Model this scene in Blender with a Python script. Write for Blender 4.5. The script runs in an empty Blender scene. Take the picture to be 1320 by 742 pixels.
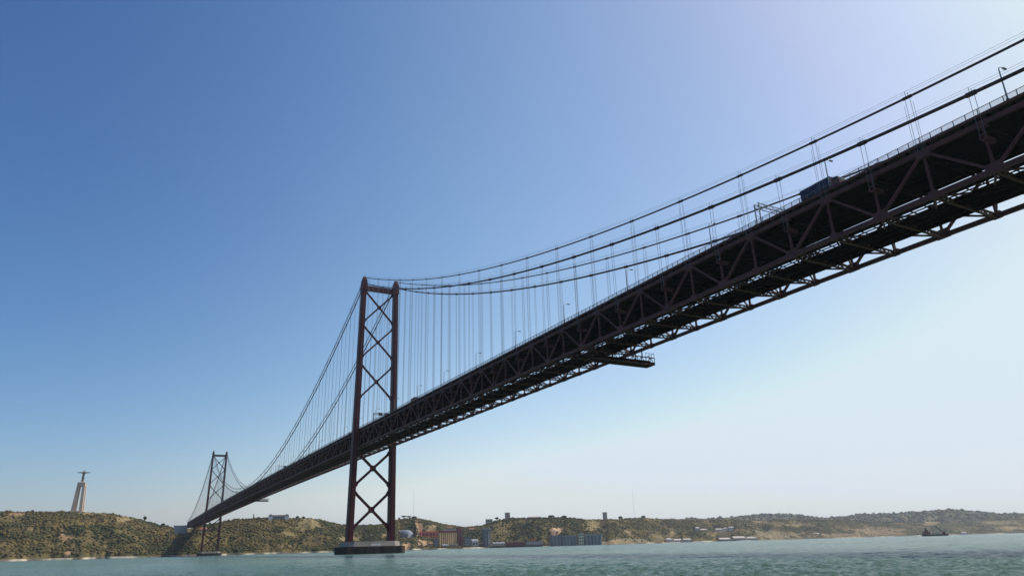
import bpy, math, random
import numpy as np
from mathutils import Vector, Matrix
random.seed(7); rng = np.random.default_rng(11)
C = bpy.context.scene.collection
sc = bpy.context.scene
RAD = math.radians

# ------------------------------------------------------------------ survey of the site
# bridge axis s runs south from the near tower, t is measured to the east of it (towards the viewer), z above the river
CS, CT, CH = -472.737, 142.615, 2.138
YAW, PITCH, ROLL, FPX, CY = 0.49095, 0.33587, -0.02698, 903.53, 388.19
def P(s, t, z): return Vector((-t, s, z))
_f = np.array([math.cos(YAW)*math.cos(PITCH), -math.sin(YAW)*math.cos(PITCH), math.sin(PITCH)])
_r = np.array([-math.sin(YAW), -math.cos(YAW), 0.0]); _u = np.cross(_r, _f)
_r, _u = _r*math.cos(ROLL)+_u*math.sin(ROLL), -_r*math.sin(ROLL)+_u*math.cos(ROLL)
tob = lambda v: Vector((-v[1], v[0], v[2]))
FV, RV, UV = tob(_f), tob(_r), tob(_u)
FV.normalize(); RV = (RV - RV.dot(FV)*FV).normalized(); UV = -(FV.cross(RV)); UV = RV.cross(FV)
CAM = P(CS, CT, CH)
def at(x, y, D):
    """site position seen at bearing / height x, y of the survey picture, D metres away over the ground"""
    d = FV + RV*((x-660)/FPX) + UV*((CY-y)/FPX)
    k = D/math.hypot(d.x, d.y)
    return CAM + d*k
def horizon(x): return 721.54 - 0.026985*x
SHX = [0,130,330,500,600,660,745,777,870,990,1155,1320]
SHD = [-3.5,-1.5,2.1,4,3.7,4.8,3.6,3.9,1.9,1.7,-.9,-.2]
RGX = [0,330,500,600,660,780,1000,1320]; RGY = [659,667,672,678,667,668,668,665]
def ysite(x, y):
    """the picture bows a little towards its lower edge: straighten heights near the waterline"""
    ry = float(np.interp(x, RGX, RGY)); sy = horizon(x)+1+float(np.interp(x, SHX, SHD))
    return y-float(np.interp(x, SHX, SHD))*min(1, max(0, (y-ry)/(sy-ry)))**.7

# ------------------------------------------------------------------ helpers
class MB:
    def __init__(self): self.v = []; self.f = []
    def add(self, vs, fs):
        n = len(self.v); self.v += [tuple(v) for v in vs]; self.f += [tuple(i+n for i in f) for f in fs]; return self
    def hexa(self, a, b):           # two quads (lists of 4), joined
        return self.add(list(a)+list(b), [(3,2,1,0),(4,5,6,7),(0,1,5,4),(1,2,6,5),(2,3,7,6),(3,0,4,7)])
    def box(self, c, sx, sy, sz, rz=0.0):      # c = centre of the base
        ca, sa = math.cos(rz), math.sin(rz); q = []
        for z in (0, sz):
            q.append([Vector((c[0]+ca*x-sa*y, c[1]+sa*x+ca*y, c[2]+z)) for x, y in ((-sx/2,-sy/2),(sx/2,-sy/2),(sx/2,sy/2),(-sx/2,sy/2))])
        return self.hexa(q[0], q[1])
    def beam(self, p, q, w, h, up=None, w2=None, h2=None):
        p, q = Vector(p), Vector(q); d = (q-p).normalized()
        up = Vector(up) if up is not None else Vector((0,0,1))
        if abs(d.dot(up)) > .98: up = Vector((0,1,0))
        x = d.cross(up).normalized(); y = x.cross(d).normalized()
        w2 = w if w2 is None else w2; h2 = h if h2 is None else h2
        f = lambda o, a, b: [o+x*i*a/2+y*j*b/2 for i, j in ((-1,-1),(1,-1),(1,1),(-1,1))]
        return self.hexa(f(p, w, h), f(q, w2, h2))
    def tube(self, pts, r, n=8, r2=None):
        pts = [Vector(p) for p in pts]; m = len(pts); base = len(self.v)
        for i, p in enumerate(pts):
            d = (pts[min(i+1,m-1)]-pts[max(i-1,0)]).normalized()
            up = Vector((1,0,0)) if abs(d.x) < .9 else Vector((0,0,1))
            x = d.cross(up).normalized(); y = x.cross(d)
            rr = r if r2 is None else r+(r2-r)*i/(m-1)
            for k in range(n):
                a = 2*math.pi*k/n; self.v.append(tuple(p+x*math.cos(a)*rr+y*math.sin(a)*rr))
        for i in range(m-1):
            for k in range(n):
                k2 = (k+1) % n; b = base+i*n
                self.f.append((b+k, b+k2, b+n+k2, b+n+k))
        self.f.append(tuple(base+k for k in reversed(range(n)))); self.f.append(tuple(base+(m-1)*n+k for k in range(n)))
        return self
    def prism(self, poly, z0, z1, poly2=None):     # plan polygon list of (x,y)
        poly2 = poly2 or poly; n = len(poly)
        return self.add([(x,y,z0) for x,y in poly]+[(x,y,z1) for x,y in poly2],
            [tuple(reversed(range(n))), tuple(range(n,2*n))]+[(i,(i+1)%n,n+(i+1)%n,n+i) for i in range(n)])
    def build(self, name, mat, parent=None, smooth=False):
        if parent is not None:
            l = world_loc(parent); vv = [(a-l.x, b-l.y, c-l.z) for a, b, c in self.v]
        else: vv = self.v
        me = bpy.data.meshes.new(name); me.from_pydata(vv, [], self.f); me.validate(); me.update()
        if smooth: me.polygons.foreach_set('use_smooth', [True]*len(me.polygons))
        me.materials.append(mat)
        o = bpy.data.objects.new(name, me); C.objects.link(o)
        if parent is not None: o.parent = parent
        return o
def world_loc(o):
    l = o.location.copy()
    if o.parent is not None: l = l + world_loc(o.parent)
    return l
def tag(o, label=None, cat=None, group=None, kind=None):
    if label: o['label'] = label
    if cat: o['category'] = cat
    if group: o['group'] = group
    if kind: o['kind'] = kind
    return o
def empty(name, loc, label=None, cat=None, group=None):
    o = bpy.data.objects.new(name, None); C.objects.link(o); o.location = loc; o.empty_display_size = 2
    return tag(o, label, cat, group)
def npmesh(name, V, F, mat, col=None, smooth=False):
    me = bpy.data.meshes.new(name); V = np.asarray(V, np.float32); F = np.asarray(F, np.int32); k = F.shape[1]
    me.vertices.add(len(V)); me.vertices.foreach_set('co', V.ravel())
    me.loops.add(F.size); me.loops.foreach_set('vertex_index', F.ravel())
    me.polygons.add(len(F)); me.polygons.foreach_set('loop_start', np.arange(0, F.size, k, dtype=np.int32))
    if smooth: me.polygons.foreach_set('use_smooth', np.ones(len(F), bool))
    me.update(calc_edges=True)
    if col is not None:
        a = me.color_attributes.new('Col', 'FLOAT_COLOR', 'POINT')
        a.data.foreach_set('color', np.concatenate([col, np.ones((len(V),1))], 1).astype(np.float32).ravel())
    me.materials.append(mat); o = bpy.data.objects.new(name, me); C.objects.link(o); return o

def vnoise(x, y, seed=0):
    xi = np.floor(x).astype(np.int64); yi = np.floor(y).astype(np.int64); fx = x-xi; fy = y-yi
    fx = fx*fx*(3-2*fx); fy = fy*fy*(3-2*fy)
    def h(a, b):
        n = (a*374761393+b*668265263+seed*974711) & 0xffffffff
        n = ((n ^ (n >> 13))*1274126177) & 0xffffffff
        return ((n ^ (n >> 16)) & 0xffff)/65535.0
    return (h(xi,yi)*(1-fx)+h(xi+1,yi)*fx)*(1-fy)+(h(xi,yi+1)*(1-fx)+h(xi+1,yi+1)*fx)*fy
def fbm(x, y, o=4, seed=0):
    s = 0; a = .5; t = 0
    for i in range(o): s = s+a*vnoise(x*2**i, y*2**i, seed+i*17); t += a; a *= .5
    return s/t

# ------------------------------------------------------------------ materials
def mat(name, col, rough=.7, noise=.25, scale=.3, metal=0.0, spec=.3, col2=None, streak=False, bump=0.0):
    m = bpy.data.materials.new(name); m.use_nodes = True; n = m.node_tree.nodes; l = m.node_tree.links
    b = n['Principled BSDF']; b.inputs['Roughness'].default_value = rough; b.inputs['Metallic'].default_value = metal
    b.inputs['Specular IOR Level'].default_value = spec
    tc = n.new('ShaderNodeTexCoord'); mp = n.new('ShaderNodeMapping'); nz = n.new('ShaderNodeTexNoise')
    mp.inputs['Scale'].default_value = (scale, scale, scale*(.15 if streak else 1))
    nz.inputs['Scale'].default_value = 1; nz.inputs['Detail'].default_value = 6; nz.inputs['Roughness'].default_value = .65
    cr = n.new('ShaderNodeValToRGB')
    c2 = col2 or tuple(c*(1-noise) for c in col); c1 = tuple(min(1, c*(1+noise*.6)) for c in col)
    cr.color_ramp.elements[0].position = .35; cr.color_ramp.elements[0].color = (*c2, 1)
    cr.color_ramp.elements[1].position = .65; cr.color_ramp.elements[1].color = (*c1, 1)
    l.new(tc.outputs['Object'], mp.inputs[0]); l.new(mp.outputs[0], nz.inputs[0]); l.new(nz.outputs[0], cr.inputs[0])
    l.new(cr.outputs[0], b.inputs['Base Color'])
    if bump:
        bp = n.new('ShaderNodeBump'); bp.inputs['Strength'].default_value = bump; bp.inputs['Distance'].default_value = .3
        l.new(nz.outputs[0], bp.inputs['Height']); l.new(bp.outputs[0], b.inputs['Normal'])
    return m
M = {}
M['red'] = mat('red_oxide_paint', (.08,.013,.018), .6, .35, .25, streak=True)
M['truss'] = mat('weathered_truss_paint', (.105,.035,.036), .75, .3, .4)
M['girder'] = mat('rusty_girder_paint', (.09,.032,.02), .7, .4, .5)
M['under'] = mat('deck_underside_shade', (.006,.0025,.0025), .95, .3, .3, spec=.1)  # near-black base colour carries the deep shade inside and under the deck
M['asphalt'] = mat('asphalt', (.05,.05,.052), .9, .2, .5)
M['cable'] = mat('cable_wrap', (.05,.028,.032), .6, .2, 1)
M['rope'] = mat('dark_wire_rope', (.13,.14,.165), .5, .2, 1, metal=.3)
M['galv'] = mat('galvanised_steel', (.3,.3,.31), .5, .2, 1, metal=.4)
M['rail'] = mat('railing_steel', (.14,.12,.13), .6, .2, 1)
M['concrete'] = mat('pale_concrete', (.31,.265,.23), .9, .25, .12, streak=True, bump=.1)
M['fender'] = mat('dark_fender_steel', (.055,.042,.036), .8, .5, .3, streak=True)
M['bluegrey'] = mat('shaded_concrete', (.42,.42,.43), .9, .15, .1)
M['white'] = mat('white_plaster', (.72,.7,.66), .8, .12, .2)
M['cream'] = mat('cream_plaster', (.55,.46,.36), .85, .15, .2)
M['pink'] = mat('pink_plaster', (.55,.36,.3), .85, .15, .2)
M['tile'] = mat('clay_tiles', (.34,.13,.08), .85, .3, .6)
M['slate'] = mat('dark_roof', (.06,.06,.07), .7, .3, .4)
M['brickred'] = mat('red_cladding', (.75,.14,.075), .7, .3, .15, streak=True)
M['maroon'] = mat('maroon_paint', (.2,.035,.045), .6, .3, .2, streak=True)
M['ochre_silo'] = mat('ochre_stained_concrete', (.66,.43,.2), .9, .25, .1, streak=True)
M['grey_silo'] = mat('grey_silo_concrete', (.19,.195,.215), .9, .25, .1, streak=True)
M['grey'] = mat('grey_cladding', (.24,.24,.26), .7, .2, .15, streak=True)
M['roofgrey'] = mat('grey_sheet_roof', (.22,.24,.28), .55, .2, .1)
M['palerf'] = mat('sun_bleached_roof', (.6,.5,.43), .85, .2, .4)
M['window'] = mat('dark_window_glass', (.025,.03,.035), .15, .2, .3, spec=.5)
M['blue'] = mat('navy_trailer_sheet', (.01,.018,.075), .5, .2, .5)
M['truckred'] = mat('red_truck_paint', (.2,.03,.026), .35, .2, .5)
M['rubber'] = mat('black_rubber', (.02,.02,.02), .8, .2, 1)
M['carwhite'] = mat('white_car_paint', (.6,.6,.6), .3, .1, .5)
M['carsilver'] = mat('silver_car_paint', (.25,.26,.28), .3, .1, .5)
M['lens'] = mat('lamp_glass', (.6,.6,.6), .3, .05, 1)
M['signblue'] = mat('dark_sign_back', (.05,.06,.07), .6, .2, 1)
M['hull'] = mat('dark_hull', (.03,.035,.04), .5, .3, .2)
M['trunk'] = mat('bark', (.1,.07,.05), .95, .3, .5)
M['stone'] = mat('warm_stone', (.58,.45,.35), .9, .25, .08, streak=True)
M['statue'] = mat('grey_brown_statue_stone', (.2,.17,.155), .9, .2, .2)

def attr_mat(name, scale, rough=.95, var=.5, bump=0.0):
    m = bpy.data.materials.new(name); m.use_nodes = True; n = m.node_tree.nodes; l = m.node_tree.links
    b = n['Principled BSDF']; b.inputs['Roughness'].default_value = rough; b.inputs['Specular IOR Level'].default_value = .1
    at_ = n.new('ShaderNodeAttribute'); at_.attribute_name = 'Col'
    tc = n.new('ShaderNodeTexCoord'); nz = n.new('ShaderNodeTexNoise'); nz.inputs['Scale'].default_value = scale
    nz.inputs['Detail'].default_value = 8; nz.inputs['Roughness'].default_value = .7
    mr = n.new('ShaderNodeMapRange'); mr.inputs['From Min'].default_value = .3; mr.inputs['From Max'].default_value = .7
    mr.inputs['To Min'].default_value = 1-var; mr.inputs['To Max'].default_value = 1+var
    mx = n.new('ShaderNodeVectorMath'); mx.operation = 'SCALE'
    l.new(tc.outputs['Object'], nz.inputs[0]); l.new(nz.outputs[0], mr.inputs[0]); l.new(at_.outputs['Color'], mx.inputs[0])
    l.new(mr.outputs[0], mx.inputs['Scale']); l.new(mx.outputs[0], b.inputs['Base Color'])
    return m
M['earth'] = attr_mat('hill_earth', .03)
M['leaf'] = attr_mat('scrub_leaves', .2, .9, .35)

# ------------------------------------------------------------------ world, sun, camera
SUN_EL, SUN_REL = 51.0, 95.0                   # sun height; bearing from the bridge axis towards the west
w = bpy.data.worlds.new('World'); sc.world = w; w.use_nodes = True
nt = w.node_tree; sky = nt.nodes.new('ShaderNodeTexSky'); sky.sky_type = 'NISHITA'; sky.sun_disc = False
sky.sun_elevation = RAD(SUN_EL); sky.sun_rotation = RAD(SUN_REL)
sky.air_density = 1.0; sky.dust_density = 1.0; sky.ozone_density = 10.0; sky.altitude = 0
SKY_STR = .12
sp_ = nt.nodes.new('ShaderNodeSeparateColor'); cb_ = nt.nodes.new('ShaderNodeCombineColor'); nt.links.new(sky.outputs[0], sp_.inputs[0])
ch_ = []
tcw_ = nt.nodes.new('ShaderNodeTexCoord'); dt_ = nt.nodes.new('ShaderNodeVectorMath'); dt_.operation = 'DOT_PRODUCT'
dt_.inputs[1].default_value = (math.sin(RAD(SUN_REL)), math.cos(RAD(SUN_REL)), 0); nt.links.new(tcw_.outputs['Generated'], dt_.inputs[0])
for k_, (ex_, mu_) in enumerate(((1.45,12.6),(1.2,5.25),(.95,2.62))):      # a deep, contrasty summer sky
    a_ = nt.nodes.new('ShaderNodeMath'); a_.operation = 'MULTIPLY'; a_.inputs[1].default_value = .05
    b_ = nt.nodes.new('ShaderNodeMath'); b_.operation = 'POWER'; b_.inputs[1].default_value = ex_
    c_ = nt.nodes.new('ShaderNodeMath'); c_.operation = 'MULTIPLY'; c_.inputs[1].default_value = mu_/SKY_STR
    mr_ = nt.nodes.new('ShaderNodeMapRange'); mr_.interpolation_type = 'SMOOTHSTEP'; mr_.inputs['From Min'].default_value = -.3; mr_.inputs['From Max'].default_value = .42
    mr_.inputs['To Min'].default_value = (.66,.74,.87)[k_]; mr_.inputs['To Max'].default_value = (1.32,1.16,1.09)[k_]; nt.links.new(dt_.outputs['Value'], mr_.inputs['Value'])
    e_ = nt.nodes.new('ShaderNodeMath'); e_.operation = 'MULTIPLY'; nt.links.new(mr_.outputs[0], e_.inputs[0])
    nt.links.new(sp_.outputs[k_], a_.inputs[0]); nt.links.new(a_.outputs[0], b_.inputs[0]); nt.links.new(b_.outputs[0], c_.inputs[0]); nt.links.new(c_.outputs[0], e_.inputs[1]); ch_.append(e_.outputs[0])
def mth_(op, a, b):
    n_ = nt.nodes.new('ShaderNodeMath'); n_.operation = op; nt.links.new(a, n_.inputs[0])
    if isinstance(b, float): n_.inputs[1].default_value = b
    else: nt.links.new(b, n_.inputs[1])
    return n_.outputs[0]
g_ = mth_('MINIMUM', ch_[1], .83/SKY_STR)                                    # white, not peach, haze at the horizon
sz_ = nt.nodes.new('ShaderNodeSeparateXYZ'); nt.links.new(tcw_.outputs['Generated'], sz_.inputs[0])
cp_ = nt.nodes.new('ShaderNodeMapRange'); cp_.interpolation_type = 'SMOOTHSTEP'; cp_.inputs['From Min'].default_value = .0; cp_.inputs['From Max'].default_value = .16
cp_.inputs['To Min'].default_value = .955; cp_.inputs['To Max'].default_value = .85; nt.links.new(sz_.outputs['Z'], cp_.inputs['Value'])
nt.links.new(mth_('MINIMUM', ch_[0], mth_('MULTIPLY', g_, cp_.outputs[0])), cb_.inputs[0]); nt.links.new(g_, cb_.inputs[1])
nt.links.new(mth_('MAXIMUM', mth_('MINIMUM', ch_[2], 0.9/SKY_STR), mth_('MULTIPLY', g_, .99)), cb_.inputs[2])
nt.links.new(cb_.outputs[0], nt.nodes['Background'].inputs[0]); nt.nodes['Background'].inputs[1].default_value = SKY_STR
sd = Vector((math.sin(RAD(SUN_REL))*math.cos(RAD(SUN_EL)), math.cos(RAD(SUN_REL))*math.cos(RAD(SUN_EL)), math.sin(RAD(SUN_EL))))
L = bpy.data.lights.new('sun', 'SUN'); L.energy = 4.2; L.angle = RAD(.5); L.color = (1,.93,.82)
lo = bpy.data.objects.new('sun', L); C.objects.link(lo); lo.location = (300,0,400)
lo.rotation_euler = sd.to_track_quat('Z','Y').to_euler()
cam = bpy.data.cameras.new('camera'); co = bpy.data.objects.new('camera', cam); C.objects.link(co)
co.matrix_world = Matrix(((RV.x,UV.x,-FV.x,CAM.x),(RV.y,UV.y,-FV.y,CAM.y),(RV.z,UV.z,-FV.z,CAM.z),(0,0,0,1)))
cam.sensor_width = 36; cam.lens = FPX/1320*36; cam.shift_y = (CY-371)/1320; cam.clip_start = .5; cam.clip_end = 60000
sc.camera = co
sc.view_settings.view_transform = 'Standard'; sc.view_settings.look = 'None'; sc.view_settings.exposure = 0; sc.view_settings.gamma = 1

# ------------------------------------------------------------------ river
def river():
    view = math.atan2(FV.x, FV.y)
    fine = np.linspace(view-RAD(43), view+RAD(43), 900)
    coarse = np.linspace(view+RAD(43), view+RAD(317), 60)[1:-1]
    az = np.concatenate([fine, coarse]); n = len(az)
    r = np.concatenate([[.5], np.geomspace(6, 28, 60), np.geomspace(28, 230, 560)[1:], np.geomspace(230, 28000, 420)[1:]])
    A, Rr = np.meshgrid(az, r); X = CAM.x+np.sin(A)*Rr; Y = CAM.y+np.cos(A)*Rr
    Z = np.zeros_like(X); g = np.random.default_rng(5)
    cell = np.gradient(r)[:, None]+0*Rr
    wind = RAD(205)
    for lam in np.concatenate([np.geomspace(.42, 1.3, 80), np.geomspace(1.3, 5, 16)]):
        lam *= g.uniform(.92, 1.08); th = wind+g.normal(0, .55); k = 2*math.pi/lam
        amp = .0125*min(lam,1.3)*g.uniform(.6, 1.2)
        ph = k*(math.sin(th)*X+math.cos(th)*Y)+g.uniform(0, 6.28)
        att = np.clip((lam/(2.2*cell)-1), 0, 1)
        c = np.sin(ph); Z += amp*att*(c+.25*np.cos(2*ph))
    Z *= .6+.8*fbm(X/14, Y/14, 4, 9)
    Z[0] = Z[1].mean()
    V = np.stack([X, Y, Z], -1).reshape(-1, 3); m = len(r)
    i, j = np.meshgrid(np.arange(m-1), np.arange(n), indexing='ij'); j2 = (j+1) % n
    F = np.stack([i*n+j, (i+1)*n+j, (i+1)*n+j2, i*n+j2], -1).reshape(-1, 4)[:, ::-1]
    mt = bpy.data.materials.new('river_water'); mt.use_nodes = True; nn = mt.node_tree.nodes; l = mt.node_tree.links
    b = nn['Principled BSDF']; b.inputs['Roughness'].default_value = .15; b.inputs['IOR'].default_value = 1.27
    b.inputs['Specular IOR Level'].default_value = .3
    tc = nn.new('ShaderNodeTexCoord'); mp = nn.new('ShaderNodeMapping'); nz = nn.new('ShaderNodeTexNoise')
    nz.inputs['Scale'].default_value = .012; nz.inputs['Detail'].default_value = 5
    cr = nn.new('ShaderNodeValToRGB'); cr.color_ramp.elements[0].position = .38; cr.color_ramp.elements[1].position = .62
    cr.color_ramp.elements[0].color = (.095,.18,.14,1); cr.color_ramp.elements[1].color = (.125,.215,.17,1)
    l.new(tc.outputs['Object'], nz.inputs[0]); l.new(nz.outputs[0], cr.inputs[0])
    mp.inputs['Rotation'].default_value = (0,0,RAD(-25)); mp.inputs['Scale'].default_value = (.55,1,1)
    n2 = nn.new('ShaderNodeTexNoise'); n2.inputs['Scale'].default_value = 2.4; n2.inputs['Detail'].default_value = 7; n2.inputs['Roughness'].default_value = .7
    l.new(tc.outputs['Object'], mp.inputs[0]); l.new(mp.outputs[0], n2.inputs[0])
    bp = nn.new('ShaderNodeBump'); bp.inputs['Strength'].default_value = 1.0; bp.inputs['Distance'].default_value = .7
    l.new(n2.outputs[0], bp.inputs['Height']); l.new(bp.outputs[0], b.inputs['Normal'])
    # small whitecaps: crests that break, broken up by noise
    n3 = nn.new('ShaderNodeTexNoise'); n3.inputs['Scale'].default_value = 1.1; n3.inputs['Detail'].default_value = 9; n3.inputs['Roughness'].default_value = .7
    l.new(mp.outputs[0], n3.inputs[0])
    r3 = nn.new('ShaderNodeValToRGB'); r3.color_ramp.elements[0].position = .735; r3.color_ramp.elements[1].position = .77
    l.new(n3.outputs[0], r3.inputs[0])
    mx = nn.new('ShaderNodeMix'); mx.data_type = 'RGBA'; mx.inputs['B'].default_value = (.7,.72,.7,1)
    l.new(r3.outputs[0], mx.inputs['Factor']); l.new(cr.outputs[0], mx.inputs['A']); l.new(mx.outputs['Result'], b.inputs['Base Color'])
    o = npmesh('river_water', V, F, mt, smooth=True); tag(o, kind='structure')
river()

# ------------------------------------------------------------------ hills
# bearing x : shore distance, ridge distance, ridge height line y
RIDGE = [(-160,655,1560,2000),(0,659,1560,2000),(45,659,1560,2000),(90,659,1560,2000),(140,661,1560,2010),(175,667,1560,2010),(205,676,1570,2020),(228,680.5,1570,2030),
 (245,680,1570,2030),(270,675,1570,2010),(300,669,1580,1990),(322,668,1590,1980),(345,667,1600,1960),(375,667,1620,1960),(400,667,1640,1980),(414,670,1660,2000),(440,676,1690,2050),
 (468,677,1740,2150),(490,675,1770,2200),(512,669,1790,2220),(535,667,1820,2220),(552,670,1850,2260),(570,675,1880,2350),(600,679,1900,2500),(622,677,1920,2450),(640,670,1950,2350),(660,667,1980,2350),
 (690,666.5,2000,2350),(730,666,2040,2350),(755,669,2080,2500),(778,669,2120,2700),(790,669,2150,2800),(815,667,2300,3000),(835,667,2450,3100),(870,670,2600,3300),(900,670,2750,3500),
 (940,669,2950,3700),(980,671,3200,4000),(1010,669,3400,4150),(1040,669,3600,4300),(1080,669,3850,4600),(1130,672,4150,5000),(1200,672,4600,5500),(1320,668,5200,6200),(1480,670,5600,6600)]
FAR = [(760,676,6600),(860,669,6600),(930,667,6700),(960,664,6700),(985,662,6700),(1010,661.5,6700),(1036,664,6700),(1060,667,6800),(1085,665.5,6900),(1107,662,7000),(1160,660.5,7000),(1200,657.5,7000),(1222,656,7000),(1245,657,7000),(1265,659,7000),(1290,661.5,7000),(1320,660.5,7000),(1480,663,7200)]
# bare earth and cliffs: bearing x, height y, half width, half height, colour
OCHRE = (.40,.25,.14); TAN = (.26,.19,.095); SAND = (.5,.44,.34); DRY = (.2,.155,.07); GREEN = (.062,.072,.028)
PATCH = [(79,684,4,6,OCHRE),(81,692,5,5,(.3,.19,.1)),(88,712,5,4,OCHRE),(91,691,5,3,(.34,.22,.12)),(40,680,22,1.2,TAN),(160,668,16,5,TAN),(120,662,30,2,TAN),(22,662,14,2.2,(.3,.17,.1)),(405,671,14,6,TAN),(395,678,20,6,DRY),
 (365,690,14,4,DRY),(540,685,6,14,OCHRE),(537,676,3,8,OCHRE),(556,684,10,8,TAN),(455,697,30,4,DRY),(490,692,16,3,TAN),(524,706,7,6,OCHRE),(545,703,8,3,OCHRE),(714,686,11,7,(.45,.29,.18)),(760,680,14,8,DRY),(812,686,8,4,TAN),(850,693,18,4,DRY),
 (865,688,6,5,TAN),(800,700,40,5,(.22,.17,.1)),(925,690,14,4,DRY),(1020,677,26,5,TAN),(1000,690,40,7,(.2,.16,.09)),(1130,684,40,6,(.24,.17,.1)),(1200,673,12,3,TAN),(1290,673,30,3,DRY),(1300,680,22,4,TAN),(1080,690,60,3,(.22,.16,.1)),(978,673,10,3,TAN)]
FLATS = [(514,534,696.5,2095),(539,567,694.5,2110),(555,622,708.5,2030),(620,712,708.5,2012),(676,692,702.5,2025),(706,780,706.5,2070),(221,245,689.5,2005),(254,270,687.5,1815),
 (856,892,700,2750),(894,914,685.5,3190),(920,948,685.5,3400),(924,978,699,3190)]
def azel(p):
    d = p-CAM; D = math.hypot(d.x, d.y); return math.atan2(d.x, d.y), d.z/D
def terrain(name, rows, naz, nr, base, seed, ucol, patches=True, gexp=(.5,.95)):
    a, e, d0, d1 = [], [], [], []
    for x, y, D0, D1 in rows:
        az, el = azel(at(x, y, D1)); a.append(az); e.append(el); d0.append(D0); d1.append(D1)
    pad = RAD(14)
    az = np.linspace(a[0]-pad, a[-1]+pad, naz)
    E_ = np.interp(az, a, e); D0 = np.interp(az, a, d0); D1 = np.interp(az, a, d1)
    D0 = D0+(fbm(az*60, az*0, 3, seed)-.5)*70
    E_ = E_*(1+(fbm(az*700, az*0+3, 3, seed+2)-.5)*.035)
    u = np.concatenate([np.linspace(0, 1, nr), np.linspace(1.03, 1.8, 14)])
    U, A = np.meshgrid(u, az); D = D0[:,None]+(D1-D0)[:,None]*U
    X = CAM.x+np.sin(A)*D; Y = CAM.y+np.cos(A)*D
    p = gexp[0]+(gexp[1]-gexp[0])*fbm(az*40, az*0+7, 3, seed+5)[:,None]
    g = np.where(U <= 1, np.minimum(U, 1)**p, 1-(U-1)*.5)
    nz = fbm(X/95, Y/95, 5, seed+8)-.5
    g = g+nz*1.1*np.clip(U*4,0,1)*np.clip((1-U)*2.2, 0, 1)*np.clip(U*3,0,1)*.8
    g = np.minimum(g, np.where(U <= 1, .985, 1)) if True else g
    ridge = np.argmin(abs(u-1)); g[:, ridge] = 1
    Z = CH*np.clip(g,0,1)+g*E_[:,None]*D
    if patches:
        HO = np.interp(az, *zip(*[(azel(at(x, horizon(x), 2000))[0], x) for x in range(-150, 1500, 10)]))
        for x0, x1, yb, Db in FLATS:
            eb = azel(at((x0+x1)/2, ysite((x0+x1)/2, yb), Db)); top = CH+eb[1]*D-.4
            edge = np.clip(np.minimum(HO-x0, x1-HO)/2.5+1, 0, 1)[:, None]
            cut = np.where(D < Db+18, top, top+(D-Db-18)*1.1)
            Z = Z*(1-edge)+np.minimum(Z, np.maximum(cut, 1.5))*edge
    Z[:, 0] = -1.5; Z = np.where((U > 0) & (U < .04), np.minimum(Z, 2+U*60), Z)
    n1 = fbm(X/60, Y/60, 5, seed+20); n2 = fbm(X/22, Y/22, 4, seed+30)
    gm = np.clip((n1-.40)*5, 0, 1)[..., None]
    col = np.array(ucol[0])*gm+np.array(ucol[1])*(1-gm); col = col*(.75+.5*n2[..., None])
    sandy = np.clip((vnoise(az*90, az*0, seed+50)-.45)*5, 0, 1)[:, None, None]
    col = np.where((U < .022)[..., None], (np.array(SAND)*sandy+np.array((.13,.11,.085))*(1-sandy))*(.4+.8*n2[..., None]), col)
    patch = np.zeros(U.shape)
    if patches:
        # project the vertices to survey bearings for the patch map
        Q = np.stack([X-CAM.x, Y-CAM.y, Z-CAM.z], -1)
        zc = Q@np.array(FV); px = 660+FPX*(Q@np.array(RV))/zc; py = CY-FPX*(Q@np.array(UV))/zc
        wob = (n2-.5)*2.6+(n1-.5)*1.6
        for x, y, hw, hh, c in PATCH:
            y = ysite(x, y)
            dd = ((px-x)/hw)**2+((py-y)/hh)**2+wob
            k = np.clip((1.0-dd)*1.6, 0, 1)*(U < 1); patch = np.maximum(patch, k)
            col = col*(1-k[..., None])+np.array(c)*(.75+.5*n2[..., None])*k[..., None]
    n, m = U.shape
    i, j = np.meshgrid(np.arange(n-1), np.arange(m-1), indexing='ij')
    F = np.stack([i*m+j, (i+1)*m+j, (i+1)*m+j+1, i*m+j+1], -1).reshape(-1, 4)[:, ::-1]
    V = np.stack([X, Y, Z], -1)
    o = npmesh(name, V.reshape(-1,3), F, M['earth'], col.reshape(-1,3), smooth=False); tag(o, kind='structure')
    return dict(V=V, u=u, az=az, n1=n1, patch=patch, nr=nr)
HG = [(.055,.054,.022), (.13,.098,.04)]
hill = terrain('hills', RIDGE, 1500, 80, None, 3, HG)
farhill = terrain('far_hills', [(x,y,d-900,d) for x,y,d in FAR], 500, 30, None, 40, [(.05,.062,.035),(.14,.12,.06)], patches=False, gexp=(.7,.9))
from mathutils.bvhtree import BVHTree
def ground(x, D):
    """terrain point on bearing x at distance D"""
    q = at(x, horizon(x), D); az = math.atan2(q.x-CAM.x, q.y-CAM.y)
    i = int(np.clip(np.searchsorted(hill['az'], az), 0, len(hill['az'])-1))
    row = hill['V'][i]; d = np.hypot(row[:,0]-CAM.x, row[:,1]-CAM.y)
    return Vector((q.x, q.y, float(np.interp(D, d, row[:,2]))))

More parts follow.
